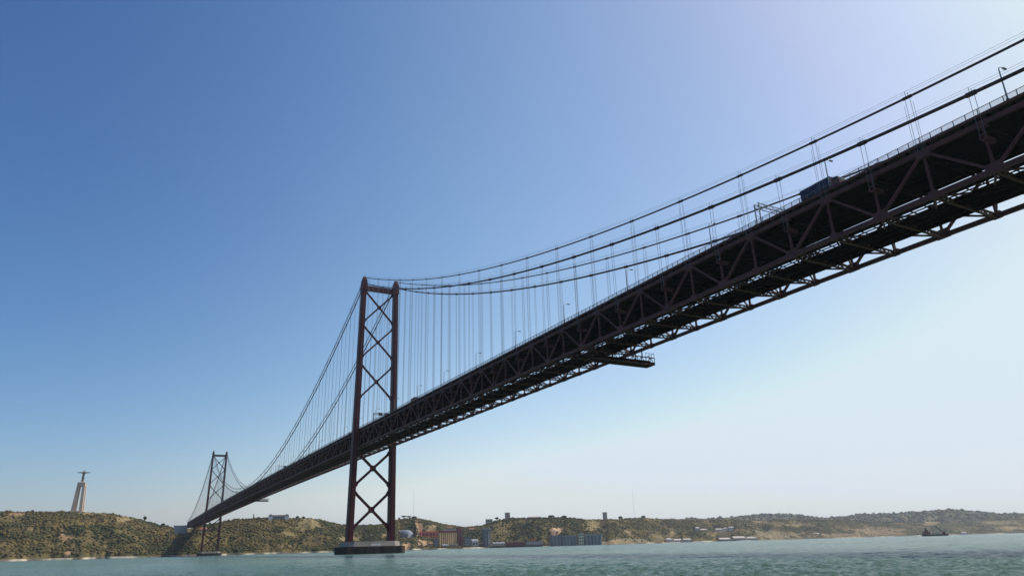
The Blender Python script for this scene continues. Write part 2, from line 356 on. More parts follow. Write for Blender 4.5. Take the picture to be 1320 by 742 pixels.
ICO_V = []; ph = (1+5**.5)/2
for s1 in (-1,1):
    for s2 in (-1,1): ICO_V += [(0,s1,s2*ph),(s1,s2*ph,0),(s2*ph,0,s1)]
ICO_V = np.array(ICO_V)/math.hypot(1,ph)
def hull_faces():
    import itertools
    f = []
    for a,b,c in itertools.combinations(range(12),3):
        d = [np.linalg.norm(ICO_V[i]-ICO_V[j]) for i,j in ((a,b),(b,c),(a,c))]
        if max(d) < 1.1:
            nrm = np.cross(ICO_V[b]-ICO_V[a], ICO_V[c]-ICO_V[a])
            f.append((a,b,c) if nrm@ICO_V[a] > 0 else (a,c,b))
    return np.array(f)
ICO_F = hull_faces()
def clumps(cent, size, col, seed, flat=.75):
    g = np.random.default_rng(seed); n = len(cent)
    V = ICO_V[None]*(1+g.normal(0,.22,(n,12,1)))*size[:,None,None]*np.array([1,1,flat])
    th = g.uniform(0,6.28,n); c, s = np.cos(th)[:,None], np.sin(th)[:,None]
    V = np.stack([V[...,0]*c-V[...,1]*s, V[...,0]*s+V[...,1]*c, V[...,2]], -1)+cent[:,None]
    F = ICO_F[None]+(np.arange(n)*12)[:,None,None]
    K = np.repeat(col[:,None], 12, 1)
    return V.reshape(-1,3), F.reshape(-1,3), K.reshape(-1,3)
LEAFC = np.array([(.042,.048,.02),(.054,.056,.022),(.08,.076,.027),(.10,.083,.03),(.08,.06,.027),(.125,.096,.036)])
def scrub(name, T, count, size, seed, azr, dens=True, pal=LEAFC, w=None):
    g = np.random.default_rng(seed); nr = T['nr']
    i = g.integers(int(azr[0]*len(T['az'])), int(azr[1]*len(T['az'])), count)
    uu = g.uniform(.03, 1.0, count)**.9; j = np.clip((uu*(nr-1)), 0, nr-1); j0 = np.minimum(j.astype(int), nr-2); fj = (j-j0)[:,None]
    i2 = np.minimum(i+1, len(T['az'])-1); fi = g.uniform(0,1,count)[:,None]; V = T['V']
    c = (V[i,j0]*(1-fj)+V[i,j0+1]*fj)*(1-fi)+(V[i2,j0]*(1-fj)+V[i2,j0+1]*fj)*fi
    keep = (g.uniform(0,1,count) < np.clip((T['n1'][i,j0]-.24)*4.5, .3, 1)) & (g.uniform(0,1,count) > T['patch'][i,j0]*.93)
    c = c[keep]; n = len(c)
    sz = size[0]+(size[1]-size[0])*g.uniform(0,1,n)**2
    c[:,2] += sz*.25
    # neighbouring bushes tend to be of one kind
    kn = np.clip((.5*fbm(c[:,0]/40, c[:,1]/40, 3, seed)+.5*fbm(c[:,0]/170, c[:,1]/170, 3, seed+3)-.34)*3.4*len(pal)+g.normal(0,.6,n), 0, len(pal)-1).astype(int)
    col = pal[kn]*g.uniform(.85,1.18,(n,1))
    V_, F_, K_ = clumps(c, sz, col, seed+1)
    o = npmesh(name, V_, F_, M['leaf'], K_); tag(o, kind='stuff', label='dense olive scrub and low trees covering the hillside' if seed < 100 else 'dark woodland along the far ridge', cat='scrub')
scrub('hillside_scrub', hill, 90000, (.9,3.8), 21, (.05,.97))
scrub('far_woodland', farhill, 9000, (6,16), 121, (.05,.98), pal=LEAFC[:4])

# ------------------------------------------------------------------ bridge
S0, S1, SPAN, PAN = -483.42, 1012.88+483.42, 1012.88, 11.51
HW, DEP, TC, DK = 10.7, 9.8, 11.6, .45
def zt(s):                                            # height of the top chord
    if s < 0: z = 78.39+.00736*s-(.00011*(s+325)**2 if s < -325 else 0)
    elif s <= SPAN: z = 78.39+1.5*(1-((s-SPAN/2)/(SPAN/2))**2)
    else: z = 78.39-.0060*(s-SPAN)
    return z
NB = int(round((S1-S0)/PAN)); ST = [-42*PAN+PAN*i for i in range(NB+1)]
br = empty('suspension_bridge', P(0,0,0), 'long dark red suspension bridge crossing the river on two steel towers', 'bridge')
dist = lambda p: (Vector(p)-CAM).length
def emit(name, items, mtl, parent, cap=100):
    """items: (distance, MB); nearest ones as parts of their own, the rest as one"""
    items = sorted(items, key=lambda q: q[0])
    for d, m in items[:cap]: m.build(name, mtl, parent)
    if len(items) > cap:
        r = MB()
        for d, m in items[cap:]: r.add(m.v, m.f)
        tag(r.build(name, mtl, parent), kind='stuff')
# side trusses
diag, post = {1:[],-1:[]}, {1:[],-1:[]}; sides = {}
for sg in (1,-1):
    t = sg*HW; a = MB(); b = MB()
    for i in range(NB):
        a.beam(P(ST[i],t,zt(ST[i])), P(ST[i+1],t,zt(ST[i+1])), .75, .95)
        b.beam(P(ST[i],t,zt(ST[i])-DEP), P(ST[i+1],t,zt(ST[i+1])-DEP), .8, .95)
    for i in range(NB+1):                              # gusset plates
        q = P(ST[i],t,zt(ST[i])); big = 1 if i % 2 else 0
        a.box((q.x,q.y,q.z-.95-.35*big), .84, 1.7+1.1*big, 1.55+.35*big)
        q = P(ST[i],t,zt(ST[i])-DEP); big = 1-big
        b.box((q.x,q.y,q.z-.6), .86, 1.7+1.3*big, 1.5+.5*big)
    sd_ = a.build('side_truss', M['truss'], br); b.build('bottom_chord', M['truss'], sd_); sides[sg] = sd_
    for i in range(NB+1):
        q0, q1 = P(ST[i],t,zt(ST[i])-DEP), P(ST[i],t,zt(ST[i]))
        post[sg].append((dist(q0), MB().beam(q0, q1, .42, .55, (1,0,0))))
        if i < NB:                                     # odd nodes carry the diagonals at the top chord
            top, bot = (i, i+1) if i % 2 else (i+1, i)
            q0, q1 = P(ST[top],t,zt(ST[top])), P(ST[bot],t,zt(ST[bot])-DEP)
            mm = MB(); x = .26
            mm.beam(q0, q1, .5, .62, (1,0,0)); diag[sg].append((dist((q0+q1)/2), mm))
for sg, cap in ((1,62),(-1,38)):
    emit('diagonal', diag[sg], M['truss'], sides[sg], cap); emit('post', post[sg], M['truss'], sides[sg], cap)
# road deck
rd = MB(); eds = {-11.05:MB(),11.05:MB()}; strg = MB()
for i in range(NB):
    z0, z1 = zt(ST[i]), zt(ST[i+1]); y0, y1 = ST[i], ST[i+1]
    for x0, x1, a, b in ((-11.0,11.0,1.05+DK,1.3+DK),):
        rd.hexa([(x0,y0,z0+a),(x1,y0,z0+a),(x1,y1,z1+a),(x0,y1,z1+a)], [(x0,y0,z0+b),(x1,y0,z0+b),(x1,y1,z1+b),(x0,y1,z1+b)])
    for x in (-11.05,11.05):
        eds[x].beam((x,y0,z0+1.18+DK), (x,y1,z1+1.18+DK), .28, .62)
    for x in (-9.2,-7.2,-5.1,-3,-1,1,3,5.1,7.2,9.2):
        strg.beam((x,y0,z0+.95), (x,y1,z1+.95), .3, 1.1)
    for k in range(5):                                 # cantilever brackets under the deck edge
        f = (k+.5)/5; z = z0+(z1-z0)*f+DK; y = y0+(y1-y0)*f
        for sg in (1,-1):
            strg.add([(sg*9.3,y-.12,z+1.04),(sg*10.9,y-.12,z+1.04),(sg*10.9,y-.12,z+.8),(sg*9.3,y-.12,z+.35),(sg*9.3,y+.12,z+1.04),(sg*10.9,y+.12,z+1.04),(sg*10.9,y+.12,z+.8),(sg*9.3,y+.12,z+.35)],
                     [(0,1,2,3),(7,6,5,4),(0,4,5,1),(1,5,6,2),(2,6,7,3),(3,7,4,0)])
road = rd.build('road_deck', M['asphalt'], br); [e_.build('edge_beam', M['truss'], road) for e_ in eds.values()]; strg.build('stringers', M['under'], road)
for sg in (1,-1):
    m = MB(); x = sg*11.08
    for i in range(NB):
        z0, z1 = zt(ST[i])+DK, zt(ST[i+1])+DK; y0, y1 = ST[i], ST[i+1]
        m.beam((x,y0,z0+2.62),(x,y1,z1+2.62),.11,.11)
        for h in (1.7,1.93,2.16,2.39): m.beam((x,y0,z0+h),(x,y1,z1+h),.04,.045)
        for k in range(5):
            f = k/5; z = z0+(z1-z0)*f; y = y0+(y1-y0)*f
            m.box((x,y,z+1.25), .13,.13,1.4)
    m.build('railing', M['rail'], road)
# cross members
up, lowg = [], []
for i in range(NB+1):
    s, z = ST[i], zt(ST[i])
    m = MB(); m.beam(P(s,HW-.4,z-.1),P(s,-HW+.4,z-.1),.5,.9)
    m.beam(P(s,HW-.4,z-1.35),P(s,-HW+.4,z-1.35),.4,.35)
    for k in range(8):
        a0 = HW-.5-k*(2*HW-1)/8; a1 = a0-(2*HW-1)/8
        m.beam(P(s,a0,z-(.3 if k%2 else 1.25)),P(s,a1,z-(1.25 if k%2 else .3)),.25,.28,(0,1,0))
    up.append((dist(P(s,0,z)), m))
    zb = z-DEP; m = MB()
    m.beam(P(s,HW-.4,zb+.36),P(s,-HW+.4,zb+.36),.45,.3); m.beam(P(s,HW-.4,zb-.52),P(s,-HW+.4,zb-.52),.5,.3)
    for k in range(14):
        a0 = HW-.5-k*(2*HW-1)/14; a1 = a0-(2*HW-1)/14
        m.beam(P(s,a0,zb-(-.3 if k%2 else .5)),P(s,a1,zb-(.5 if k%2 else -.3)),.28,.22,(0,1,0))
    lowg.append((dist(P(s,0,zb)), m))
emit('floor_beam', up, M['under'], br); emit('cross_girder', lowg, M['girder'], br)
rk = MB(); wk = MB(); lats = []
for i in range(NB):
    y0, y1 = ST[i], ST[i+1]; z0, z1 = zt(y0)-DEP, zt(y1)-DEP
    for x0, x1 in ((-4.3,-.25),(.25,4.3)):
        rk.hexa([(x0,y0,z0+.45),(x1,y0,z0+.45),(x1,y1,z1+.45),(x0,y1,z1+.45)],[(x0,y0,z0+.72),(x1,y0,z0+.72),(x1,y1,z1+.72),(x0,y1,z1+.72)])
    for x in (-4.0,-3.0,-1.6,1.6,3.0,4.0): rk.beam((x,y0,z0+.1),(x,y1,z1+.1),.35,.7)
    for x in (-3.1,-1.6,1.6,3.1): rk.beam((x,y0,z0+.8),(x,y1,z1+.8),.1,.16)
    wk.beam((-6.9,y0,z0+.62),(-6.9,y1,z1+.62),.75,.14); wk.beam((-6.55,y0,z0+1.6),(-6.55,y1,z1+1.6),.07,.07)
    wk.beam((-7.9,y0,z0+.5),(-7.9,y1,z1+.5),.2,.24); wk.tube([(-6.0,y0,z0+.4),(-6.0,y1,z1+.4)],.16,6)
    for k in range(4):
        y = y0+PAN*(k+.5)/4; z = z0+.5
        wk.beam((-4.7,y,z),(-7.9,y,z),.18,.2); wk.beam((-6.55,y,z),(-6.55,y,z+1.1),.07,.07)
    for sg in (1,-1):
        for ya, yb, za in ((y0,y0+3.8,z0),(y1,y1-3.8,z1)):
            lats.append((dist(P(ya,sg*HW,za)), MB().beam(P(ya,sg*(HW-.2),za-.1),P(yb,sg*3.8,za+.3),.36,.34)))
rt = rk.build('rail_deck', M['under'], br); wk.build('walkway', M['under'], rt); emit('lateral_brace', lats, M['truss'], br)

# towers
def leg_c(z): return 14.01+(11.88-14.01)*(z-7.86)/(190.9-7.86)
def tower(s0, name_hint):
    zt0 = 191.0
    m = MB()
    m.beam(P(s0,leg_c(182)-1,182.6),P(s0,-leg_c(182)+1,182.6),2.4,3.6)           # portal beam
    T = m.build('tower', M['red'], br)
    for sg in (1,-1):
        g = MB(); zz = [7.2,60,120,183]
        for a, b in zip(zz[:-1], zz[1:]):
            fa = (a-7)/184; fb = (b-7)/184
            wa, wb = 3.7-.7*fa, 3.7-.7*fb; da, db = 6.0-1.2*fa, 6.0-1.2*fb
            q = lambda z,w_,d_: [P(s0+i*d_/2, sg*leg_c(z)+j*w_/2, z) for i,j in ((-1,-1),(1,-1),(1,1),(-1,1))]
            g.hexa(q(a,wa,da), q(b,wb,db))
            # stepped stiffening cell on the narrow faces
            g.hexa(q(a,wa*.55,da+.7), q(b,wb*.55,db+.7))
        for k in range(15):                           # field splices
            z = 18+k*11.5; f = (z-7)/184
            g.box(P(s0,sg*leg_c(z),z), 3.7-.7*f+.16, 6.0-1.2*f+.16, .5)
        qb = P(s0, sg*leg_c(7.5), 7.1); g.box(qb, 5.2, 7.6, .8)
        g.build('leg', M['red'], T)
        h = MB(); c = P(s0, sg*leg_c(186), 0)
        h.box((c.x,c.y,180.5), 3.6,6.4,5.8); h.box((c.x,c.y,186.3), 3.3,5.2,2.2)
        pl = [(c.x-1.4,c.y-2.2),(c.x+1.4,c.y-2.2),(c.x+1.4,c.y+2.2),(c.x-1.4,c.y+2.2)]
        p2 = [(c.x-.9,c.y-1.3),(c.x+.9,c.y-1.3),(c.x+.9,c.y+1.3),(c.x-.9,c.y+1.3)]
        h.prism(pl, 188.5, 191.2, p2)
        h.build('saddle_housing', M['red'], T)
    for z1, z0, wd in ((180.4,157.2,1.15),(154,131,1.15),(125.5,101.8,1.2),(65.5,42.8,1.6),(39.1,15.5,1.6)):
        m = MB(); a, b = leg_c(z1)-1.2, leg_c(z0)-1.2
        m.beam(P(s0-.02,a,z1),P(s0-.02,-b,z0),wd*.9,wd,(0,0,1)); m.beam(P(s0+.02,-a,z1),P(s0+.02,b,z0),wd*.9,wd,(0,0,1))
        # gussets at the crossing and at the legs
        zc = z1+(z0-z1)*a/(a+b)
        r_ = 1.3*wd; q = lambda y_, r__: [(r__*math.cos(k*math.pi/4+.3927), y_, zc+r__*math.sin(k*math.pi/4+.3927)) for k in range(8)]
        n0 = [Vector((x, s0-wd*.5, z)) for x,_,z in q(0, r_)]; n1 = [Vector((x, s0+wd*.5, z)) for x,_,z in q(0, r_)]
        m.add(n0+n1, [tuple(range(8)), tuple(reversed(range(8,16)))]+[(i,8+i,8+(i+1)%8,(i+1)%8) for i in range(8)])
        for sg in (1,-1):
            for z, dz in ((z1,-1),(z0,1)):
                x = leg_c(z)-1.3; h2 = wd*1.7
                tri = [P(s0-wd*.42, sg*(x+.2), z-h2), P(s0-wd*.42, sg*(x+.2), z+h2), P(s0-wd*.42, sg*(x-wd*1.5), z+dz*h2*.95), P(s0-wd*.42, sg*(x-wd*1.5), z+dz*h2*.2)]
                m.hexa(tri, [v+Vector((0,wd*.84,0)) for v in tri])
        m.build('cross_brace', M['red'], T)
    # pier
    def octo(lx, ly, c): return [(-lx/2,s0-ly/2+c),(-lx/2+c,s0-ly/2),(lx/2-c,s0-ly/2),(lx/2,s0-ly/2+c),(lx/2,s0+ly/2-c),(lx/2-c,s0+ly/2),(-lx/2+c,s0+ly/2),(-lx/2,s0+ly/2-c)]
    m = MB(); m.prism(octo(37.5,21,5), 4.5, 7.3, octo(36.6,20.2,5)); m.prism(octo(36.2,19.8,5), 7.3, 7.6)
    pr = m.build('pier', M['concrete'], br)
    m = MB(); m.prism(octo(41.5,24.5,3), -6, 4.5)
    ring = octo(41.5,24.5,3)
    for k in range(8):
        p_, q_ = Vector((*ring[k],0)), Vector((*ring[(k+1)%8],0)); n_ = max(2,int((q_-p_).length/2.1))
        for j in range(n_):
            c = p_+(q_-p_)*(j+.5)/n_; m.box((c.x,c.y,.4), .32,.32,3.9)
    m.build('fender_skirt', M['fender'], pr)
    m = MB(); m.tube([(x,y,5.3) for x,y in octo(40.6,23.6,3)]+[(octo(40.6,23.6,3)[0][0],octo(40.6,23.6,3)[0][1],5.3)], .09, 5); m.build('guard_rail', M['galv'], pr)
    if s0 == 0:
        m = MB(); m.box((0.6,s0-10.9,4.75), 6.4,.16,1.3); m.build('sign_board', M['white'], pr)
tower(0,''); tower(SPAN,'')
# land piers at the ends of the side spans
for s_, h in ((S0-3,66),):
    m = MB(); m.prism([(-13,s_-4),(13,s_-4),(13,s_+4),(-13,s_+4)], -4, h-2.5); m.build('end_pier', M['concrete'], br)

# cables
PM = np.polyfit([-423,-414,-391.7,-346.8,-323.9,-277.5,-241.6,-322,-301,-273,-255,-208,0,0,0],[79.9,80.9,83.1,88.6,92.2,100.6,108.2,91.9,95.6,101.3,104.8,115.8,186.2,186.2,186.2],3)
def zmain(s):
    if s < 0: return float(np.polyval(PM, s))
    if s <= SPAN: return 186.2-107.0*(1-((s-SPAN/2)/(SPAN/2))**2)
    return float(np.polyval(PM, -(s-SPAN)))
def zup(s):
    if 0 <= s <= SPAN: return zmain(s)+4.6
    q = min(1, (abs(s) if s < 0 else s-SPAN)/60); return zmain(s)+4.6+.9*q
def tcab(s): return TC
hang = []
HN = [k*2*PAN for k in range(-20,66)]
for sg in (1,-1):
    for nm, zf, r, off in (('main_cable',zmain,.36,0.0),('upper_cable',zup,.25,PAN)):
        ss = list(np.arange(S0, S1+.1, PAN/2)); ss[-1] = S1
        m = MB(); m.tube([P(s,sg*TC,zf(s)) for s in ss], r, 10)
        nodes = [h+off for h in HN if abs(h+off) > 6 and abs(h+off-SPAN) > 6 and S0 < h+off < S1]
        for s in nodes:
            d = (P(s+1,0,zf(s+1))-P(s-1,0,zf(s-1))).normalized()
            c = P(s,sg*TC,zf(s)); m.tube([c-d*.9, c+d*.9], r*1.45, 8)
        cb = m.build(nm, M['cable'], br, smooth=False)
        m = MB()
        for dx in (-.45,.45):
            m.tube([P(s,sg*TC+dx,zf(s)+1.25) for s in ss], .028, 4)
        for s in nodes:
            for dx in (-.45,.45): m.tube([P(s,sg*TC+dx,zf(s)+r*.5),P(s,sg*TC+dx,zf(s)+1.3)], .05, 4)
        m.build('hand_rope', M['rope'], cb)
        for s in nodes:
            zl = zt(s)-(3.1 if off == 0 else .1); ztop = zf(s)
            if ztop-zl < 1.5 or ztop < zt(s)+1: continue
            h = MB(); r_ = .05 if off == 0 else .042
            for dy in (-.5,.5):
                h.tube([P(s+dy,sg*TC,ztop),P(s+dy,sg*TC,zl)], r_, 5)
                if off: h.tube([P(s+dy*1.9,sg*TC,ztop-1.6),P(s+dy*1.9,sg*TC,zl)], r_*.8, 5)
            hang.append((dist(P(s,sg*TC,zl)), h))
emit('hanger', hang, M['rope'], br)
sock = []
for sg in (1,-1):
    for s in [k*2*PAN for k in range(-20,66)]:
        z = zt(s)-3.2; m = MB(); n = 12
        for x0, x1, ro in ((HW+.35,TC+.15,.72),):
            A_ = [P(s+ro*math.cos(a),sg*x0,z+ro*math.sin(a)) for a in [2*math.pi*k/n for k in range(n)]]
            B_ = [P(s+ro*math.cos(a),sg*x1,z+ro*math.sin(a)) for a in [2*math.pi*k/n for k in range(n)]]
            D_ = [P(s+ro*.55*math.cos(a),sg*x1,z+ro*.55*math.sin(a)) for a in [2*math.pi*k/n for k in range(n)]]
            E_ = [P(s+ro*.55*math.cos(a),sg*(x1-.6),z+ro*.55*math.sin(a)) for a in [2*math.pi*k/n for k in range(n)]]
            m.add(A_+B_+D_+E_, [(i,(i+1)%n,n+(i+1)%n,n+i) for i in range(n)]+[(n+i,n+(i+1)%n,2*n+(i+1)%n,2*n+i) for i in range(n)]+[(2*n+i,2*n+(i+1)%n,3*n+(i+1)%n,3*n+i) for i in range(n)]+[tuple(range(3*n,4*n))])
        m.beam(P(s,sg*(HW-2.6),z),P(s,sg*(HW+.2),z),.9,.9)
        sock.append((dist(P(s,sg*TC,z)), m))
emit('hanger_socket', sock, M['truss'], br)

# ------------------------------------------------------------------ things on the bridge
def copy_tree(o):
    c = o.copy(); C.objects.link(c)
    for ch in [x for x in o.children]:
        d = ch.copy(); C.objects.link(d); d.parent = c
        for g_ in [x for x in ch.children]:
            e = g_.copy(); C.objects.link(e); e.parent = d
    return c
def street_lamp(loc):
    o = empty('street_lamp', loc); b = Vector(loc)
    MB().tube([b, b+Vector((0,0,7.2))], .17, 8, .11).build('pole', M['galv'], o)
    MB().tube([b+Vector((0,0,7.1)), b+Vector((.35,0,7.65)), b+Vector((1.0,0,7.95)), b+Vector((1.75,0,8.0))], .085, 6).build('arm', M['galv'], o)
    h = MB(); c = b+Vector((2.2,0,7.96))
    h.prism([(c.x-.55,c.y-.16),(c.x+.5,c.y-.2),(c.x+.6,c.y),(c.x+.5,c.y+.2),(c.x-.55,c.y+.16)], c.z-.09, c.z+.12)
    hd = h.build('lamp_head', M['signblue'], o); MB().box((c.x,c.y,c.z-.16), .8,.26,.06).build('lens', M['lens'], hd)
    MB().box(b, .42,.42,.7).build('base', M['truss'], o)
    return o
lamp = None
for k in range(37):
    s = -419.4+38.37*k
    loc = P(s, 10.55, zt(s)+1.3+DK)
    if lamp is None: lamp = street_lamp(loc); o = lamp
    else: o = copy_tree(lamp); o.location = loc
    tag(o, 'slender grey street lamp with curved arm along the bridge railing', 'street lamp', 'street lamps along the bridge railing')

def gantry(s, label, signs, tend=-9.5, hz=6.2):
    z = zt(s)+1.3+DK; o = empty('sign_gantry', P(s,10.2,z), label, 'sign gantry')
    m = MB()
    for dy in (-.7,.7): m.beam(P(s+dy,10.2,z),P(s+dy,10.2,z+hz),.24,.24)
    for k in range(4): m.beam(P(s-.7,10.2,z+.4+k*hz/4.3),P(s+.7,10.2,z+.4+(k+1)*hz/4.3),.1,.1,(1,0,0))
    m.build('post', M['galv'], o)
    m = MB()
    for dy in (-.6,.6):
        for dz in (-.1,-1.1): m.beam(P(s+dy,10.4,z+hz+dz),P(s+dy,tend,z+hz+dz),.16,.16)
    n = 12
    for k in range(n):
        a = 10.2+(tend-10.2)*k/n; b = 10.2+(tend-10.2)*(k+1)/n
        for dy in (-.6,.6): m.beam(P(s+dy,a,z+hz-(.1 if k%2 else 1.1)),P(s+dy,b,z+hz-(1.1 if k%2 else .1)),.09,.09,(0,1,0))
        m.beam(P(s-.6,a,z+hz-.1),P(s+.6,b,z+hz-.1),.08,.08)
    m.build('truss_beam', M['galv'], o)
    m = MB()
    for dy in (-.6,.6): m.beam(P(s+dy,tend,z),P(s+dy,tend,z+hz),.24,.24)
    m.build('post', M['galv'], o)
    for t0 in signs:
        m = MB(); m.box(P(s-.85,t0,z+hz-1.75), 2.6,.12,1.9); m.build('sign_panel', M['signblue'], o)
gantry(-359.5, 'grey lattice gantry without signs just behind the navy truck', ())
gantry(-31, 'sign gantry with dark panels beside the near tower', (6,2,-2,-6))
gantry(300, 'distant sign gantry on the deck between the two towers', (4,))

def vehicle_wheels(o, pts, r, body=None):
    for p in pts:
        MB().tube([Vector(p)-Vector((.16,0,0)), Vector(p)+Vector((.16,0,0))], r, 14).build('wheel', M['rubber'], o)
def lorry(s, t, label, box_mat, cab_mat, length=8.3, hb=3.55, writing=True):
    z = zt(s)+1.31+DK; o = empty('lorry', P(s,t,z), label, 'lorry'); x = -t
    m = MB(); m.box((x,s+1.2+length/2-1.2,z+1.1), 2.5, length, hb-1.1); b = m.build('cargo_box', box_mat, o)
    m = MB()
    for yy in np.linspace(s+.25, s+length-.25, 7): m.box((x-1.27,yy,z+1.15),.05,.07,hb-1.2)
    m.build('side_ribs', box_mat, b)
    MB().box((x,s+length/2-.8,z+.75),1.1,length+1.8,.3).build('chassis', M['rubber'], o)
    y0 = s-2.5
    m = MB(); pr = [(y0,.55),(y0+2.1,.55),(y0+2.1,2.75),(y0+1.5,2.8),(y0+.45,2.6),(y0+.12,1.65)]
    n = len(pr); m.add([(x-1.2,a,z+b_) for a,b_ in pr]+[(x+1.2,a,z+b_) for a,b_ in pr],[tuple(range(n)),tuple(reversed(range(n,2*n)))]+[(i,n+i,n+(i+1)%n,(i+1)%n) for i in range(n)])
    cab = m.build('cab', cab_mat, o)
    m = MB(); m.hexa([(x-1.05,y0+.10,z+1.7),(x+1.05,y0+.10,z+1.7),(x+1.05,y0+.39,z+2.54),(x-1.05,y0+.39,z+2.54)],[(x-1.05,y0+.22,z+1.7),(x+1.05,y0+.22,z+1.7),(x+1.05,y0+.5,z+2.52),(x-1.05,y0+.5,z+2.52)]); m.build('windscreen', M['window'], cab)
    for sg in (-1,1): MB().box((x+sg*1.205,y0+1.05,z+1.75),.03,.9,.8).build('side_window', M['window'], cab)
    if writing:                                       # two rows of faded lettering, too small to read in the picture
        m = MB(); r_ = random.Random(3)
        for zz, h in ((z+3.1,.3),(z+2.45,.22)):
            yy = s+.8
            while yy < s+length-1.0:
                l_ = r_.uniform(.12,.26)
                if r_.random() > .18: m.box((x-1.262,yy,zz),.012,l_,h)
                yy += l_+.1
        m.build('faded_lettering', M['rail'], b)
    vehicle_wheels(o, [(x+sg*1.05,yy,z+.5) for sg in (-1,1) for yy in (y0+1.0,s+length-2.6,s+length-1.4)], .5)
    return o
lorry(-382.0+1.0, 8.9, 'navy blue box lorry with red cab driving on the bridge deck', M['blue'], M['truckred'])
lorry(-103.5, 7.6, 'small red lorry on the deck just right of the near tower', M['truckred'], M['truckred'], 6.0, 3.3, False)
def car(s, t, mtl, label, hv=1.5):
    z = zt(s)+1.31+DK; x = -t; o = empty('car', P(s,t,z), label, 'car', None)
    pr = [(-2.1,.35),(2.1,.35),(2.15,.85),(1.9,1.0),(1.3,hv),(-.6,hv),(-1.35,.95),(-2.1,.8)]; n = len(pr); m = MB()
    m.add([(x-.86,s+a,z+b) for a,b in pr]+[(x+.86,s+a,z+b) for a,b in pr],[tuple(range(n)),tuple(reversed(range(n,2*n)))]+[(i,n+i,n+(i+1)%n,(i+1)%n) for i in range(n)])
    m.build('body', mtl, o)
    for sg in (-1,1): MB().box((x+sg*.862,s+.3,z+1.0),.02,2.0,hv-1.12).build('side_window', M['window'], o)
    vehicle_wheels(o, [(x+sg*.75,s+yy,z+.32) for sg in (-1,1) for yy in (-1.3,1.35)], .32)
car(30, 8.8, M['carsilver'], 'silver van on the deck just left of the near tower', 2.3)
car(163, 8.8, M['carwhite'], 'white van on the deck between the towers', 2.4)

def inspection(s, label):
    zb = zt(s)-DEP; o = empty('inspection_gantry', P(s,0,zb-4), label, 'inspection gantry')
    m = MB()
    for dy in (-2.2,2.2):
        for dz in (-3.6,-6.0): m.beam(P(s+dy,13.2,zb+dz),P(s+dy,-13.2,zb+dz),.3,.3)
        n = 14
        for k in range(n):
            a = 13.2-26.4*k/n; b = 13.2-26.4*(k+1)/n
            m.beam(P(s+dy,a,zb-(3.6 if k%2 else 6.0)),P(s+dy,b,zb-(6.0 if k%2 else 3.6)),.18,.18,(0,1,0)); m.beam(P(s+dy,b,zb-6),P(s+dy,b,zb-3.6),.16,.16,(0,1,0))
    for k in range(15):
        a = 13.2-26.4*k/14; m.beam(P(s-2.2,a,zb-6),P(s+2.2,a,zb-6),.18,.2)
    m.build('frame', M['girder'], o)
    MB().box(P(s,0,zb-6.05),26.2,4.2,.9).build('platform', M['under'], o)
    for dy in (-2.32,2.32): MB().beam(P(s+dy,12.4,zb-5.2),P(s+dy,-11.2,zb-5.2),.06,.8).build('side_panel', M['under'], o)
    for sg in (1,-1):
        m = MB()
        for dy in (-1.8,1.8): m.beam(P(s+dy,sg*8.2,zb-3.7),P(s+dy,sg*8.2,zb-.4),.3,.3)
        m.beam(P(s-2.4,sg*8.2,zb-.55),P(s+2.4,sg*8.2,zb-.55),.4,.3); m.build('hanger_frame', M['girder'], o)
        m = MB()
        for dy in (-2.2,-.7,.7,2.2): m.beam(P(s+dy,sg*13.1,zb-3.6),P(s+dy,sg*13.1,zb-2.0),.1,.1)
        m.beam(P(s-2.2,sg*13.1,zb-2.1),P(s+2.2,sg*13.1,zb-2.1),.1,.1)
        for a in (11,9.5): 
            for dy in (-2.2,2.2): m.beam(P(s+dy,sg*a,zb-3.6),P(s+dy,sg*a,zb-2.0),.1,.1)
        for dy in (-2.2,2.2): m.beam(P(s+dy,sg*13.1,zb-2.1),P(s+dy,sg*9.5,zb-2.1),.1,.1)
        m.build('guard_rail', M['girder'], o)
inspection(-283.5, 'rusty inspection gantry slung under the side span right of the near tower')
inspection(492, 'inspection gantry slung under the middle of the main span')

# ------------------------------------------------------------------ things on the far shore
def place(x, y, D): return at(x, ysite(x, y), D)
def pxm(D): return FPX/D*.93                          # survey pixels per metre, roughly
def face_rz(p): return -math.atan2(p.x-CAM.x, p.y-CAM.y)
def local(p, rz):
    ca, sa = math.cos(rz), math.sin(rz); return lambda x, y, z: Vector((p.x+ca*x-sa*y, p.y+sa*x+ca*y, p.z+z))
def windows_mb(Lc, wd, dp, h, nx, nz, fw=.55, fh=.5, front=True):
    m = MB(); 
    for i in range(nx):
        for k in range(nz):
            cx = -wd/2+wd*(i+.5)/nx; cz = h*(k+.5)/nz; a, b = wd/nx*fw/2, h/nz*fh/2
            q = [Lc(cx-a,-dp/2-.12,cz-b),Lc(cx+a,-dp/2-.12,cz-b),Lc(cx+a,-dp/2-.12,cz+b),Lc(cx-a,-dp/2-.12,cz+b)]
            q2 = [Lc(cx-a,-dp/2+.15,cz-b),Lc(cx+a,-dp/2+.15,cz-b),Lc(cx+a,-dp/2+.15,cz+b),Lc(cx-a,-dp/2+.15,cz+b)]
            yield MB().hexa(q, q2)
